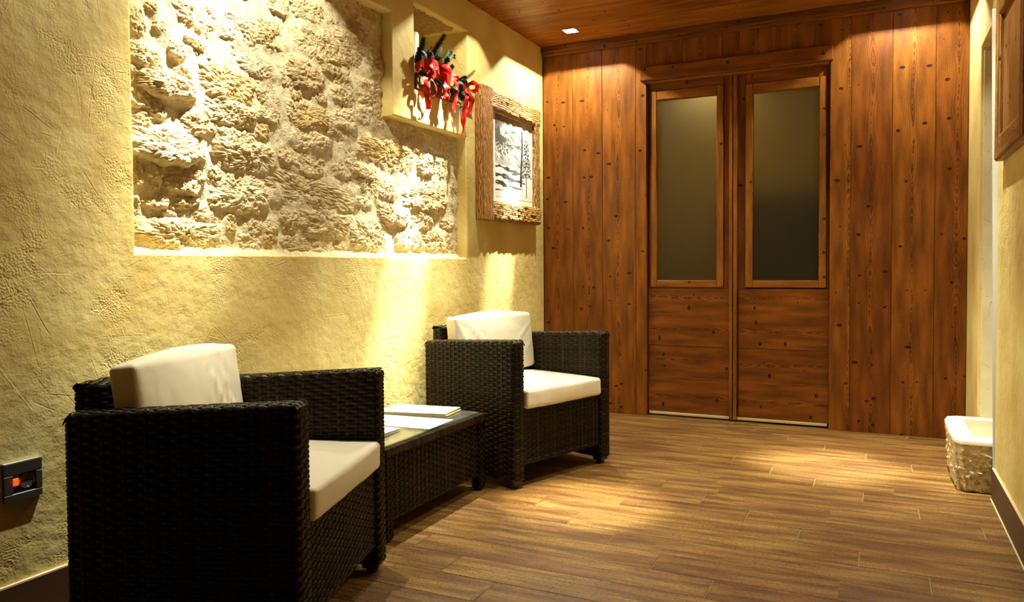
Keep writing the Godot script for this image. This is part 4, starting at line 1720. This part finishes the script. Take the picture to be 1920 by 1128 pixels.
func build_socket() -> void:
	var zc := 3.696
	var y0 := 0.367
	var o := thing("wall_socket", "square dark grey wall socket plate with an orange lit switch, low on the plaster wall", "wall socket", Vector3(0.0, y0, zc))
	var hw := 0.054
	var h := 0.107
	var pl := MB.new()
	# plate as a frame round the insert
	pl.box(Vector3(0.0, 0.0, -hw), Vector3(0.011, 0.021, hw), 0.002)
	pl.box(Vector3(0.0, h - 0.034, -hw), Vector3(0.011, h, hw), 0.002)
	pl.box(Vector3(0.0, 0.021, -hw), Vector3(0.011, h - 0.034, -hw + 0.019), 0.002)
	pl.box(Vector3(0.0, 0.021, hw - 0.026), Vector3(0.011, h - 0.034, hw), 0.002)
	part("cover_plate", pl, M.socket_plate, o)
	var tr := MB.new()
	tr.box(Vector3(0.0, h - 0.0005, -hw), Vector3(0.011, h + 0.0015, hw), 0.0005)
	part("bright_top_edge", tr, M.chrome, o)
	var ins := MB.new()
	ins.box(Vector3(0.0, 0.021, -hw + 0.019), Vector3(0.006, h - 0.034, hw - 0.026))
	part("insert", ins, M.socket_black, o)
	var zl := hw - 0.034
	var sw := MB.new()
	sw.box(Vector3(0.004, 0.040, zl - 0.0085), Vector3(0.009, h - 0.036, zl + 0.0085), 0.001)
	var key := part("switch_key", sw, M.socket_grey, o)
	var ne := MB.new()
	ne.box(Vector3(0.008, 0.042, zl - 0.0078), Vector3(0.0100, 0.062, zl + 0.0078), 0.0008)
	part("lit_lens", ne, M.neon_lens, key)
	var l := OmniLight3D.new()
	l.name = "lens_glow"
	l.light_color = Color(1.0, 0.33, 0.05)
	l.light_energy = 0.0008
	l.light_size = 0.008
	l.omni_range = 10.0
	l.omni_attenuation = 2.0
	l.shadow_enabled = true
	l.position = Vector3(0.014, 0.052, zl)
	key.add_child(l, true)
	# round earthed outlet: recessed well, bright ring, three holes, two earth clips
	var zr := -0.012
	var yr := 0.050
	var ring := []
	for k in 33:
		var w := TAU * k / 32
		ring.append(Vector3(0.0068, yr + 0.0205 * sin(w), zr + 0.0205 * cos(w)))
	var rb := MB.new()
	var rad := []
	for k in 33:
		rad.append(0.0013)
	rb.tube(ring, rad, 6, false)
	var well := MB.new()
	well.tube([Vector3(0.0055, yr, zr), Vector3(0.0068, yr, zr)], [0.0200, 0.0200], 32)
	var wl := part("outlet", well, M.socket_grey, o)
	part("bright_ring", rb, M.chrome, wl)
	for k in [-1, 0, 1]:
		var hb := MB.new()
		hb.tube([Vector3(0.0066, yr, zr + k * 0.0095), Vector3(0.0071, yr, zr + k * 0.0095)], [0.0028, 0.0028], 12)
		part("pin_hole", hb, M.black_gap, wl)
	for k in [-1, 1]:
		var eb := MB.new()
		eb.box(Vector3(0.0066, yr + k * 0.0178 - 0.002, zr - 0.0025), Vector3(0.0086, yr + k * 0.0178 + 0.002, zr + 0.0025), 0.0006)
		part("earth_clip", eb, M.chrome, wl)


# ------------------------------------------------------------------ stone basin in the niche
func build_basin() -> void:
	var z0 := 0.572
	var z1 := 1.182
	var x0 := 2.442
	var x1 := 2.915
	var h := 0.235
	var o := thing("stone_basin", "rough hewn stone basin with a smooth white rim standing in the marble niche", "basin", Vector3((x0 + x1) / 2, 0, (z0 + z1) / 2))
	var cx := (x0 + x1) / 2
	var cz := (z0 + z1) / 2
	# outline, chamfered at the room-side corners, anticlockwise in (x, z)
	var ring := [Vector2(x0 + 0.026, z1), Vector2(x0, z1 - 0.052), Vector2(x0 - 0.006, z1 - 0.22), Vector2(x0 - 0.004, z0 + 0.11), Vector2(x0 + 0.012, z0 + 0.03), Vector2(x0 + 0.055, z0), Vector2(x1, z0), Vector2(x1, z1)]
	var pts := []
	for i in ring.size():
		var a: Vector2 = ring[i]
		var b: Vector2 = ring[(i + 1) % ring.size()]
		var m := maxi(2, int((b - a).length() / 0.0085))
		for k in m:
			pts.append(a.lerp(b, float(k) / m) - Vector2(cx, cz))
	var n := pts.size()
	var rows := []
	var uvs := []
	var levels := 30
	for j in levels + 1:
		var w := float(j) / levels
		var row := []
		var ur := []
		for i in n:
			var p: Vector2 = pts[i]
			var d := (pts[(i + 1) % n] - pts[(i - 1 + n) % n] as Vector2).normalized()
			var outw := Vector2(-d.y, d.x)
			if outw.dot(p) < 0:
				outw = -outw
			# tapering foot, bellied middle, hewn surface
			var inset := 0.085 * pow(1.0 - w, 1.9) if p.y > -0.2 else 0.03 * (1.0 - w)
			inset *= 1.0 if absf(outw.y) > 0.3 else 0.45
			var hew := 0.024 * (fn_b.get_noise_3d(p.x * 26.0, w * h * 34.0, p.y * 26.0) + 0.4) + 0.010 * fn_a.get_noise_3d(p.x * 34.0, w * 8.0, p.y * 34.0)
			hew *= smoothstep(0.0, 0.10, 1.0 - w) * 1.0
			var q := p * (1.0 - inset) - outw * (inset * 0.10) + outw * (hew - 0.006 * smoothstep(0.0, 0.1, 1.0 - w))
			row.append(Vector3(q.x, 0.004 + (h - 0.016) * w, q.y))
			ur.append(Vector2(i * 0.011, w * h))
		rows.append(row)
		uvs.append(ur)
	var body := MB.new()
	body.grid(rows, uvs, Vector3.ZERO, true)
	body.poly(rows[0], Vector3.DOWN)
	body.flat = true
	part("hewn_body", body, M.basin_stone, o)
	# smooth rim and bowl: rings from the outer edge over the rim down into the bowl
	var bowl := [Vector2(2.523, 1.078), Vector2(2.527, 0.640), Vector2(2.86, 0.640), Vector2(2.86, 1.078)]
	var rim := []
	var ruv := []
	var steps := [[0.0, h - 0.018], [0.0, h - 0.004], [0.03, h], [0.94, h], [1.0, h - 0.004], [1.05, h - 0.03], [1.16, h - 0.085], [1.28, h - 0.10], [2.0, h - 0.105]]
	for s in steps:
		var row := []
		var ur := []
		for i in n:
			var p: Vector2 = pts[i]
			var world := p + Vector2(cx, cz)
			# matching point on the bowl outline
			var lim := Vector2(clampf(world.x, bowl[0].x, bowl[2].x), clampf(world.y, bowl[1].y, bowl[0].y))
			var inner := lim - Vector2(cx, cz)
			var q: Vector2
			if s[0] <= 1.0:
				q = p.lerp(inner, s[0])
			else:
				q = inner.lerp(Vector2.ZERO, (s[0] - 1.0))
			row.append(Vector3(q.x, s[1], q.y))
			ur.append(q)
		rim.append(row)
		ruv.append(ur)
	var rb := MB.new()
	rb.grid(rim.slice(0, 5), ruv.slice(0, 5), Vector3.UP, true)
	part("smooth_rim", rb, M.basin_rim, o)
	var wb := MB.new()
	wb.grid(rim.slice(4), ruv.slice(4), Vector3.UP, true)
	part("bowl", wb, M.basin_bowl, o)


# ------------------------------------------------------------------ niche arrangement
func ribbon(mb: MB, path: Array, wide: float, twist: float, seed_: float, notch := false) -> void:
	# a satin strip along a path (points in x, y, z), turning about its own run
	var dense := []
	for i in path.size() - 1:
		for k in 8:
			var w := k / 8.0
			var p0: Vector3 = path[maxi(i - 1, 0)]
			var p3: Vector3 = path[mini(i + 2, path.size() - 1)]
			dense.append((path[i] as Vector3).cubic_interpolate(path[i + 1], p0, p3, w))
	dense.append(path[path.size() - 1])
	var n := dense.size()
	var rows := []
	var uvs := []
	for i in n:
		var d: Vector3 = (dense[mini(i + 1, n - 1)] - dense[maxi(i - 1, 0)]).normalized()
		var side := d.cross(Vector3(1, 0, 0))
		if side.length() < 0.2:
			side = d.cross(Vector3(0, 0, 1))
		side = side.normalized().rotated(d, twist * float(i) / n + 0.35 * sin(i * 0.55 + seed_))
		var taper := 0.75 + 0.25 * sin(PI * clampf(float(i) / n * 1.2, 0.0, 1.0))
		var row := []
		var ur := []
		var nn := side.cross(d)
		for k in 5:
			var a := (k / 4.0 - 0.5) * 2.0
			var p: Vector3 = dense[i] + side * a * wide * 0.5 * taper + nn * 0.0022 * (1.0 - a * a)
			if notch and i == n - 1:
				p -= d * (1.0 - absf(a)) * wide * 0.55
			row.append(p)
			ur.append(Vector2(a, float(i) / n))
		rows.append(row)
		uvs.append(ur)
	mb.grid(rows, uvs, Vector3(1, 0, 0), false)


func fir_sprig(o: Node3D, from: Vector3, to: Vector3, thick: float, rng: RandomNumberGenerator) -> void:
	var st := MB.new()
	st.tube([from, from.lerp(to, 0.5), to], [0.0022, 0.0018, 0.0008], 6)
	var stem := part("fir_sprig", st, M.twig, o)
	var nd := MB.new()
	var d := (to - from).normalized()
	for k in 700:
		var w := rng.randf()
		var p := from.lerp(to, w)
		var a := rng.randf() * TAU
		var side := d.cross(Vector3(0.3, 0.2, 0.9)).normalized().rotated(d, a)
		var out := (side + d * rng.randf_range(0.25, 0.7)).normalized()
		var len_ := thick * rng.randf_range(0.7, 1.1) * (1.0 - 0.35 * w)
		var cr := out.cross(d).normalized() * 0.0017
		var tip := p + out * len_
		var nn := cr.cross(out).normalized()
		var f := nd.v.size()
		nd.vert(p - cr, nn, Vector2(0, 0))
		nd.vert(p + cr, nn, Vector2(1, 0))
		nd.vert(tip, nn, Vector2(0.5, 1))
		nd.tri_i(f, f + 1, f + 2, nn)
		f = nd.v.size()
		var c2 := nn * 0.0015
		nd.vert(p - c2, cr.normalized(), Vector2(0, 0))
		nd.vert(p + c2, cr.normalized(), Vector2(1, 0))
		nd.vert(tip, cr.normalized(), Vector2(0.5, 1))
		nd.tri_i(f, f + 1, f + 2, cr)
	part("needles", nd, M.fir_green, stem, "stuff")


func pine_cone(o: Node3D, at: Vector3, axis: Vector3, size: float, rng: RandomNumberGenerator) -> void:
	var mb := MB.new()
	var ax := axis.normalized()
	var u := ax.cross(Vector3(0.31, 0.7, 0.2)).normalized()
	var core := []
	var rad := []
	for k in 7:
		var w := k / 6.0
		core.append(at + ax * (w - 0.5) * size)
		rad.append(size * 0.22 * sin(PI * (0.12 + 0.8 * w)) + 0.001)
	mb.tube(core, rad, 10)
	for k in 70:
		var w := (k + 0.5) / 70.0
		var r := size * 0.40 * sin(PI * (0.14 + 0.78 * w))
		var side := u.rotated(ax, k * 2.39996)
		var base := at + ax * (w - 0.55) * size + side * r * 0.45
		var tip := base + (side * 0.9 + ax * 0.55) * r * 0.95
		var cr := ax.cross(side).normalized() * size * 0.095
		var nn := (ax + side * 0.5).normalized()
		mb.poly([base - cr * 0.5, tip - cr, tip + cr, base + cr * 0.5], nn)
		mb.poly([base - cr * 0.5 - ax * 0.003, tip - cr - ax * 0.001, tip + cr - ax * 0.001, base + cr * 0.5 - ax * 0.003], -nn)
		mb.poly([tip - cr, tip + cr, tip + cr - ax * 0.002, tip - cr - ax * 0.002], side)
	part("pine_cone", mb, M.cone_brown, o)


func ball(mb: MB, at: Vector3, r: float, seg := 14) -> void:
	var rows := []
	var uvs := []
	for i in seg / 2 + 1:
		var a := PI * i / (seg / 2)
		var row := []
		var ur := []
		for k in seg:
			var b := TAU * k / seg
			var nn := Vector3(sin(a) * cos(b), cos(a), sin(a) * sin(b))
			row.append(at + nn * r)
			ur.append(Vector2(float(k) / seg, a))
		rows.append(row)
		uvs.append(ur)
	var first := mb.v.size()
	mb.grid(rows, uvs, Vector3.ZERO, true)
	for i in range(first, mb.v.size()):
		mb.n[i] = (mb.v[i] - at).normalized()


func leaf(o: Node3D, base: Vector3, tip: Vector3, wide: float, bend: Vector3) -> void:
	var rows := []
	var uvs := []
	var d := (tip - base).normalized()
	var side := d.cross(Vector3(1, 0.15, 0)).normalized()
	for i in 9:
		var w := i / 8.0
		var p := base.lerp(tip, w) + bend * sin(PI * w)
		var half := wide * 0.5 * pow(sin(PI * clampf(w * 0.94 + 0.03, 0.0, 1.0)), 0.8)
		var row := []
		var ur := []
		for k in 5:
			var a := k / 2.0 - 1.0
			row.append(p + side * half * a + Vector3(1, 0, 0) * absf(a) * half * 0.35)
			ur.append(Vector2(a, w))
		rows.append(row)
		uvs.append(ur)
	var mb := MB.new()
	mb.grid(rows, uvs, Vector3(1, 0, 0), false)
	part("leaf", mb, M.leaf_green, o)


func berry_spray(o: Node3D, base: Vector3, ends: Array, r: float, material: Material, rng: RandomNumberGenerator) -> void:
	var st := MB.new()
	for e in ends:
		st.tube([base, base.lerp(e, 0.6) + Vector3(0.004, 0.003, 0), e], [0.0012, 0.0010, 0.0008], 5)
	var spray := part("berry_spray", st, M.twig, o)
	for e in ends:
		for k in 3:
			var b := MB.new()
			ball(b, e + Vector3(rng.randf_range(-1, 1), rng.randf_range(-1, 1), rng.randf_range(-1, 1)) * r * 1.3, r * rng.randf_range(0.8, 1.1), 10)
			part("berry", b, material, spray)


func build_niche() -> void:
	var rng := RandomNumberGenerator.new()
	rng.seed = 71
	# greyed wooden trough along the lower edge of the niche
	var zc := 1.44
	var tr := thing("wooden_trough", "narrow greyed wooden trough along the bottom of the wall niche, under the garland", "trough", Vector3(-0.03, 1.916, zc))
	var fb := MB.new()
	fb.grain = 2
	fb.box(Vector3(0.022, 0.0, -0.225), Vector3(0.036, 0.080, 0.208), 0.002)
	part("front_board", fb, M.trough_wood, tr)
	var bb := MB.new()
	bb.grain = 2
	bb.box(Vector3(-0.085, 0.0, -0.225), Vector3(-0.073, 0.070, 0.208), 0.002)
	part("back_board", bb, M.trough_wood, tr)
	var ba := MB.new()
	ba.grain = 2
	ba.box(Vector3(-0.073, 0.0, -0.225), Vector3(0.022, 0.010, 0.208), 0.001)
	part("bottom_board", ba, M.trough_wood, tr)
	for s in [[-0.225, -0.213], [0.196, 0.208]]:
		var eb := MB.new()
		eb.box(Vector3(-0.073, 0.010, s[0]), Vector3(0.022, 0.070, s[1]), 0.001)
		part("end_board", eb, M.trough_wood, tr)
	for c in [[1.480, 2.255, 0.030, "tall white pillar candle in the niche behind the fir sprigs"], [1.245, 2.092, 0.014, "short white candle in the niche beside the cinnamon stick"]]:
		var o := thing("candle", c[3], "candle", Vector3(-0.120, 1.9155, c[0]) if c[2] > 0.025 else Vector3(-0.035, 1.9265, c[0]), 0.0, "candles in the niche")
		var hh: float = c[1] - o.position.y
		var r: float = c[2]
		var cb := MB.new()
		cb.tube([Vector3(0, 0, 0), Vector3(0, hh - 0.004, 0), Vector3(0, hh, 0), Vector3(0, hh - 0.003, 0)], [r, r, r * 0.93, r * 0.55], 28)
		part("wax_body", cb, M.wax, o)
		var wk := MB.new()
		wk.tube([Vector3(0, hh - 0.004, 0), Vector3(0.001, hh + 0.010, 0.001)], [0.0012, 0.0008], 6)
		part("wick", wk, M.black_gap, o)

	var g := thing("christmas_garland", "garland of fir, cones, berries and red satin ribbons hanging out of the wall niche", "garland", Vector3(0, 1.98, 1.4))
	var at := func(x: float, z: float, y: float) -> Vector3:
		return Vector3(x, y - 1.98, z - 1.4)
	fir_sprig(g, at.call(-0.01, 1.600, 2.070), at.call(0.0, 1.568, 2.190), 0.030, rng)
	fir_sprig(g, at.call(0.0, 1.515, 2.090), at.call(0.015, 1.380, 2.252), 0.030, rng)
	fir_sprig(g, at.call(0.0, 1.640, 2.040), at.call(0.03, 1.660, 2.090), 0.024, rng)
	fir_sprig(g, at.call(0.0, 1.560, 2.030), at.call(0.035, 1.520, 2.085), 0.026, rng)
	fir_sprig(g, at.call(0.0, 1.450, 2.030), at.call(0.03, 1.480, 2.080), 0.024, rng)
	fir_sprig(g, at.call(0.0, 1.350, 1.985), at.call(0.045, 1.300, 1.960), 0.024, rng)
	for q in [[1.660, 2.03, 1.690, 2.10], [1.58, 2.02, 1.60, 2.09], [1.54, 2.05, 1.49, 2.10], [1.42, 2.06, 1.40, 2.12], [1.39, 2.04, 1.35, 2.09], [1.62, 1.99, 1.68, 1.98], [1.50, 2.0, 1.47, 1.96], [1.26, 2.02, 1.21, 2.06], [1.29, 1.98, 1.25, 1.93], [1.35, 2.00, 1.32, 1.93], [1.20, 2.00, 1.16, 1.97]]:
		fir_sprig(g, at.call(0.034 if maxf(q[0], q[2]) > 1.61 else 0.005, q[0], q[1]), at.call(0.05, q[2], q[3]), 0.024, rng)
	pine_cone(g, at.call(0.02, 1.628, 2.075), Vector3(0.8, 0.5, 0.3), 0.062, rng)
	pine_cone(g, at.call(0.02, 1.560, 2.100), Vector3(0.9, 0.4, -0.2), 0.055, rng)
	pine_cone(g, at.call(0.03, 1.660, 2.055), Vector3(0.7, -0.2, 0.4), 0.050, rng)
	pine_cone(g, at.call(0.045, 1.276, 1.998), Vector3(0.9, 0.2, 0.1), 0.052, rng)
	pine_cone(g, at.call(0.045, 1.225, 2.026), Vector3(0.8, 0.5, -0.3), 0.046, rng)
	pine_cone(g, at.call(0.05, 1.340, 1.965), Vector3(0.9, -0.3, 0.2), 0.046, rng)
	pine_cone(g, at.call(0.05, 1.255, 1.955), Vector3(0.9, -0.5, 0.0), 0.042, rng)
	pine_cone(g, at.call(0.02, 1.505, 2.050), Vector3(0.9, 0.1, 0.2), 0.050, rng)
	for l in [[1.490, 2.100, 1.455, 2.170, 0.030], [1.425, 2.100, 1.375, 2.172, 0.026], [1.430, 2.085, 1.340, 2.155, 0.026], [1.470, 2.080, 1.492, 2.128, 0.026], [1.450, 2.060, 1.440, 2.110, 0.030], [1.390, 2.050, 1.330, 2.070, 0.018]]:
		leaf(g, at.call(0.015, l[0], l[1]), at.call(0.04, l[2], l[3]), l[4], Vector3(0.006, 0.004, 0))
	berry_spray(g, at.call(0.01, 1.380, 2.080), [at.call(0.03, 1.302, 2.162), at.call(0.03, 1.333, 2.170), at.call(0.035, 1.320, 2.143), at.call(0.03, 1.354, 2.150), at.call(0.03, 1.372, 2.118)], 0.0055, M.berry_dark, rng)
	berry_spray(g, at.call(0.03, 1.300, 1.960), [at.call(0.05, 1.258, 1.925), at.call(0.05, 1.275, 1.905), at.call(0.05, 1.262, 1.885), at.call(0.05, 1.320, 1.940)], 0.0055, M.berry_dark, rng)
	berry_spray(g, at.call(0.0, 1.520, 2.050), [at.call(0.03, 1.550, 2.138), at.call(0.03, 1.464, 2.125), at.call(0.035, 1.524, 2.092), at.call(0.035, 1.446, 2.096)], 0.0060, M.red_gloss, rng)
	# cinnamon sticks
	for c in [[1.240, 2.036, 1.108, 2.118], [1.236, 2.024, 1.125, 2.100]]:
		var cb := MB.new()
		var p0: Vector3 = at.call(0.040, c[0], c[1])
		var p1: Vector3 = at.call(0.052, c[2], c[3])
		cb.tube([p0, p0.lerp(p1, 0.5), p1], [0.0055, 0.0055, 0.0055], 10)
		part("cinnamon_stick", cb, M.cinnamon, g)
	# red bauble in its holder
	var bb2 := MB.new()
	ball(bb2, at.call(0.040, 1.418, 2.048), 0.036, 24)
	part("red_bauble", bb2, M.red_gloss, g)
	var cup := MB.new()
	cup.tube([at.call(0.035, 1.424, 1.965), at.call(0.035, 1.424, 1.985), at.call(0.035, 1.422, 2.022)], [0.030, 0.036, 0.042], 22)
	part("red_holder", cup, M.red_satin, g)
	# bows: wide loops, knots and hanging tails
	var strips := [
		[[[1.610, 2.010, 0.02], [1.665, 2.035, 0.055], [1.700, 2.005, 0.045], [1.660, 1.985, 0.040], [1.610, 2.005, 0.03]], 0.044, 0.5],
		[[[1.610, 2.010, 0.02], [1.565, 2.052, 0.060], [1.535, 2.025, 0.060], [1.560, 1.985, 0.045], [1.612, 2.000, 0.03]], 0.052, -0.4],
		[[[1.620, 2.035, 0.03], [1.600, 2.050, 0.065], [1.585, 2.000, 0.070], [1.612, 1.975, 0.045]], 0.060, 0.3],
		[[[1.618, 2.000, 0.03], [1.642, 1.955, 0.055], [1.626, 1.905, 0.050], [1.610, 1.860, 0.046], [1.598, 1.812, 0.044]], 0.046, 1.3],
		[[[1.590, 1.990, 0.03], [1.566, 1.960, 0.055], [1.534, 1.920, 0.055], [1.548, 1.890, 0.050], [1.585, 1.872, 0.046]], 0.024, -0.8],
		[[[1.520, 2.025, 0.04], [1.545, 2.035, 0.060], [1.520, 2.015, 0.062], [1.500, 2.025, 0.04]], 0.030, 0.3],
		[[[1.430, 1.990, 0.05], [1.448, 1.955, 0.068], [1.456, 1.920, 0.062], [1.462, 1.886, 0.060]], 0.056, 0.6],
		[[[1.400, 1.985, 0.05], [1.420, 1.940, 0.062], [1.412, 1.905, 0.058], [1.440, 1.878, 0.056]], 0.036, -0.9],
		[[[1.372, 2.045, 0.04], [1.352, 2.000, 0.064], [1.338, 1.950, 0.060], [1.345, 1.895, 0.056], [1.356, 1.841, 0.052]], 0.040, 1.2],
		[[[1.370, 2.040, 0.04], [1.330, 2.035, 0.062], [1.300, 2.030, 0.055], [1.345, 2.020, 0.045]], 0.022, 0.3],
		[[[1.200, 2.005, 0.03], [1.160, 2.038, 0.066], [1.110, 2.030, 0.070], [1.125, 1.998, 0.060], [1.195, 1.995, 0.04]], 0.036, 0.4],
		[[[1.205, 2.000, 0.03], [1.235, 2.015, 0.060], [1.240, 1.985, 0.060], [1.205, 1.985, 0.04]], 0.036, -0.4],
		[[[1.195, 1.995, 0.04], [1.178, 1.960, 0.064], [1.166, 1.915, 0.060], [1.184, 1.855, 0.055]], 0.048, 0.9],
		[[[1.210, 1.990, 0.04], [1.232, 1.940, 0.062], [1.228, 1.880, 0.056], [1.242, 1.820, 0.050], [1.234, 1.770, 0.046], [1.247, 1.733, 0.042]], 0.040, 2.6]]
	var k := 0
	for s in strips:
		var path := []
		for p in s[0]:
			path.append(at.call(p[2], p[0], p[1]))
		var mb := MB.new()
		ribbon(mb, path, s[1] * 0.78, s[2], k * 1.7, k in [6, 4])
		part("ribbon", mb, M.red_satin, g)
		k += 1


func _ready() -> void:
	# camera: 1 m above the floor, turned a quarter left of the corridor's run
	var cam := Camera3D.new()
	cam.name = "camera"
	cam.projection = Camera3D.PROJECTION_FRUSTUM
	cam.near = 0.05
	cam.far = 60.0
	cam.size = 2.0 * 564.0 / 1445.06 * 0.05
	cam.frustum_offset = Vector2(2.31, -18.90) / 1445.06 * 0.05
	cam.position = Vector3(2.1423, 1.0, 5.0209)
	cam.rotation_degrees = Vector3(-1.7901, 25.5585, -0.4111)
	add_child(cam)
	cam.current = true
	var env := Environment.new()
	env.background_mode = Environment.BG_COLOR
	env.background_color = Color.BLACK
	env.tonemap_mode = Environment.TONE_MAPPER_LINEAR
	env.tonemap_exposure = 0.57
	env.sdfgi_enabled = true
	env.ssao_enabled = true
	env.ssil_enabled = true
	var we := WorldEnvironment.new()
	we.name = "environment"
	we.environment = env
	add_child(we)

	make_materials()
	# recessed square downlights: [x, z, aim, spill, core beam, its half angle, wide beam, label]
	var lamps := [
		[0.323, 0.289, Vector3(0.0, 1.00, 0.68), 4.5, 50.0, 8.0, 8.0, "square recessed downlight in the boarded ceiling above the framed picture"],
		[0.323, 1.275, Vector3(0.0, 0.95, 1.75), 2.6, 85.0, 8.0, 24.0, "square recessed downlight in the ceiling above the wall niche"],
		[0.323, 2.780, Vector3(0.0, 1.45, 3.08), 5.0, 14.0, 13.0, 9.0, "square recessed downlight in the ceiling above the bare stone field"],
		[2.266, 0.289, Vector3(1.90, 0.0, 0.88), 3.2, 44.0, 9.5, 7.0, "square recessed downlight in the ceiling in front of the boards beside the niche"],
		[2.266, 1.550, Vector3(2.50, 0.2, 0.95), 2.4, 14.0, 9.0, 8.0, "square recessed downlight in the ceiling between the stone basin and the hanging board"],
		[1.050, 1.900, Vector3(1.02, 0.0, 1.97), 0.5, 46.0, 9.5, 6.0, "square recessed downlight in the ceiling above the open tile floor"],
	]
	for l in lamps:
		downlight(l[7], l[0], l[1], l[2], l[3], l[4], l[5], l[6])

	build_floor()
	build_ceiling(lamps)
	var wl := build_wall_left()
	build_stone_field(wl)
	build_wall_right()
	build_wall_back()
	var fw := MB.new()
	fw.box(Vector3(-0.46, -0.1, 7.0), Vector3(RW + 0.55, CEIL + 0.15, 7.12))
	struct("wall_front", fw, M.pine_dark, "dark boarded wall closing the corridor")
	build_beyond_doors()
	build_door("door_1", "sliding pine door leaf with an evenly pale frosted pane", 0.748, 1.299, 0.764, 1.240, 2.152, true, 31)
	build_door("door_2", "sliding pine door leaf whose frosted pane darkens downwards", 1.3035, 1.868, 1.376, 1.852, 2.138, false, 32)
	skirting("baseboard_left", 0.0, 1.0, 0.0, 7.0, 0.138)
	skirting("baseboard_right", RW, -1.0, 1.217, 7.0, 0.131)

	build_picture()
	build_wood_panel()
	build_socket()
	build_basin()
	var first := make_chair()
	var second: Node3D = first.duplicate()
	second.name = numbered("armchair", self)
	add_child(second, true)
	place_chair(first, 0.7688, 3.2386, -0.3088,
		"dark brown wicker armchair close to the wall socket, its side panel in deep shade",
		"cream seat cushion on the wicker armchair close to the wall socket",
		"creased cream back cushion standing against the armchair close to the wall socket", 11,
		[[0.02, 0.13, 0.06, -0.14, 0.006], [0.06, 0.10, 0.16, -0.13, 0.008], [0.17, 0.12, 0.13, -0.02, 0.006], [0.15, 0.0, 0.26, -0.13, 0.009], [-0.19, 0.12, -0.17, -0.13, 0.006], [-0.04, 0.12, -0.03, -0.1, 0.004]],
		[[0.05, 0.25, 0.06, 0.30, 0.004]])
	place_chair(second, 0.7930, 1.6090, 0.3364,
		"dark brown wicker armchair near the pine boarded wall, its side panel catching the light",
		"cream seat cushion on the wicker armchair near the pine boarded wall",
		"puffed cream back cushion standing against the armchair near the pine boarded wall", 23,
		[[-0.25, 0.10, -0.16, -0.12, 0.007], [-0.2, 0.12, -0.05, -0.05, 0.004], [0.25, 0.08, 0.12, -0.02, 0.006], [0.25, -0.02, 0.15, -0.08, 0.005]],
		[[-0.22, 0.22, -0.12, 0.29, 0.007], [-0.14, 0.24, -0.08, 0.30, 0.006], [-0.06, 0.25, -0.02, 0.30, 0.005], [-0.25, 0.1, -0.1, 0.2, 0.004]])
	make_table()
	build_papers()
	build_niche()
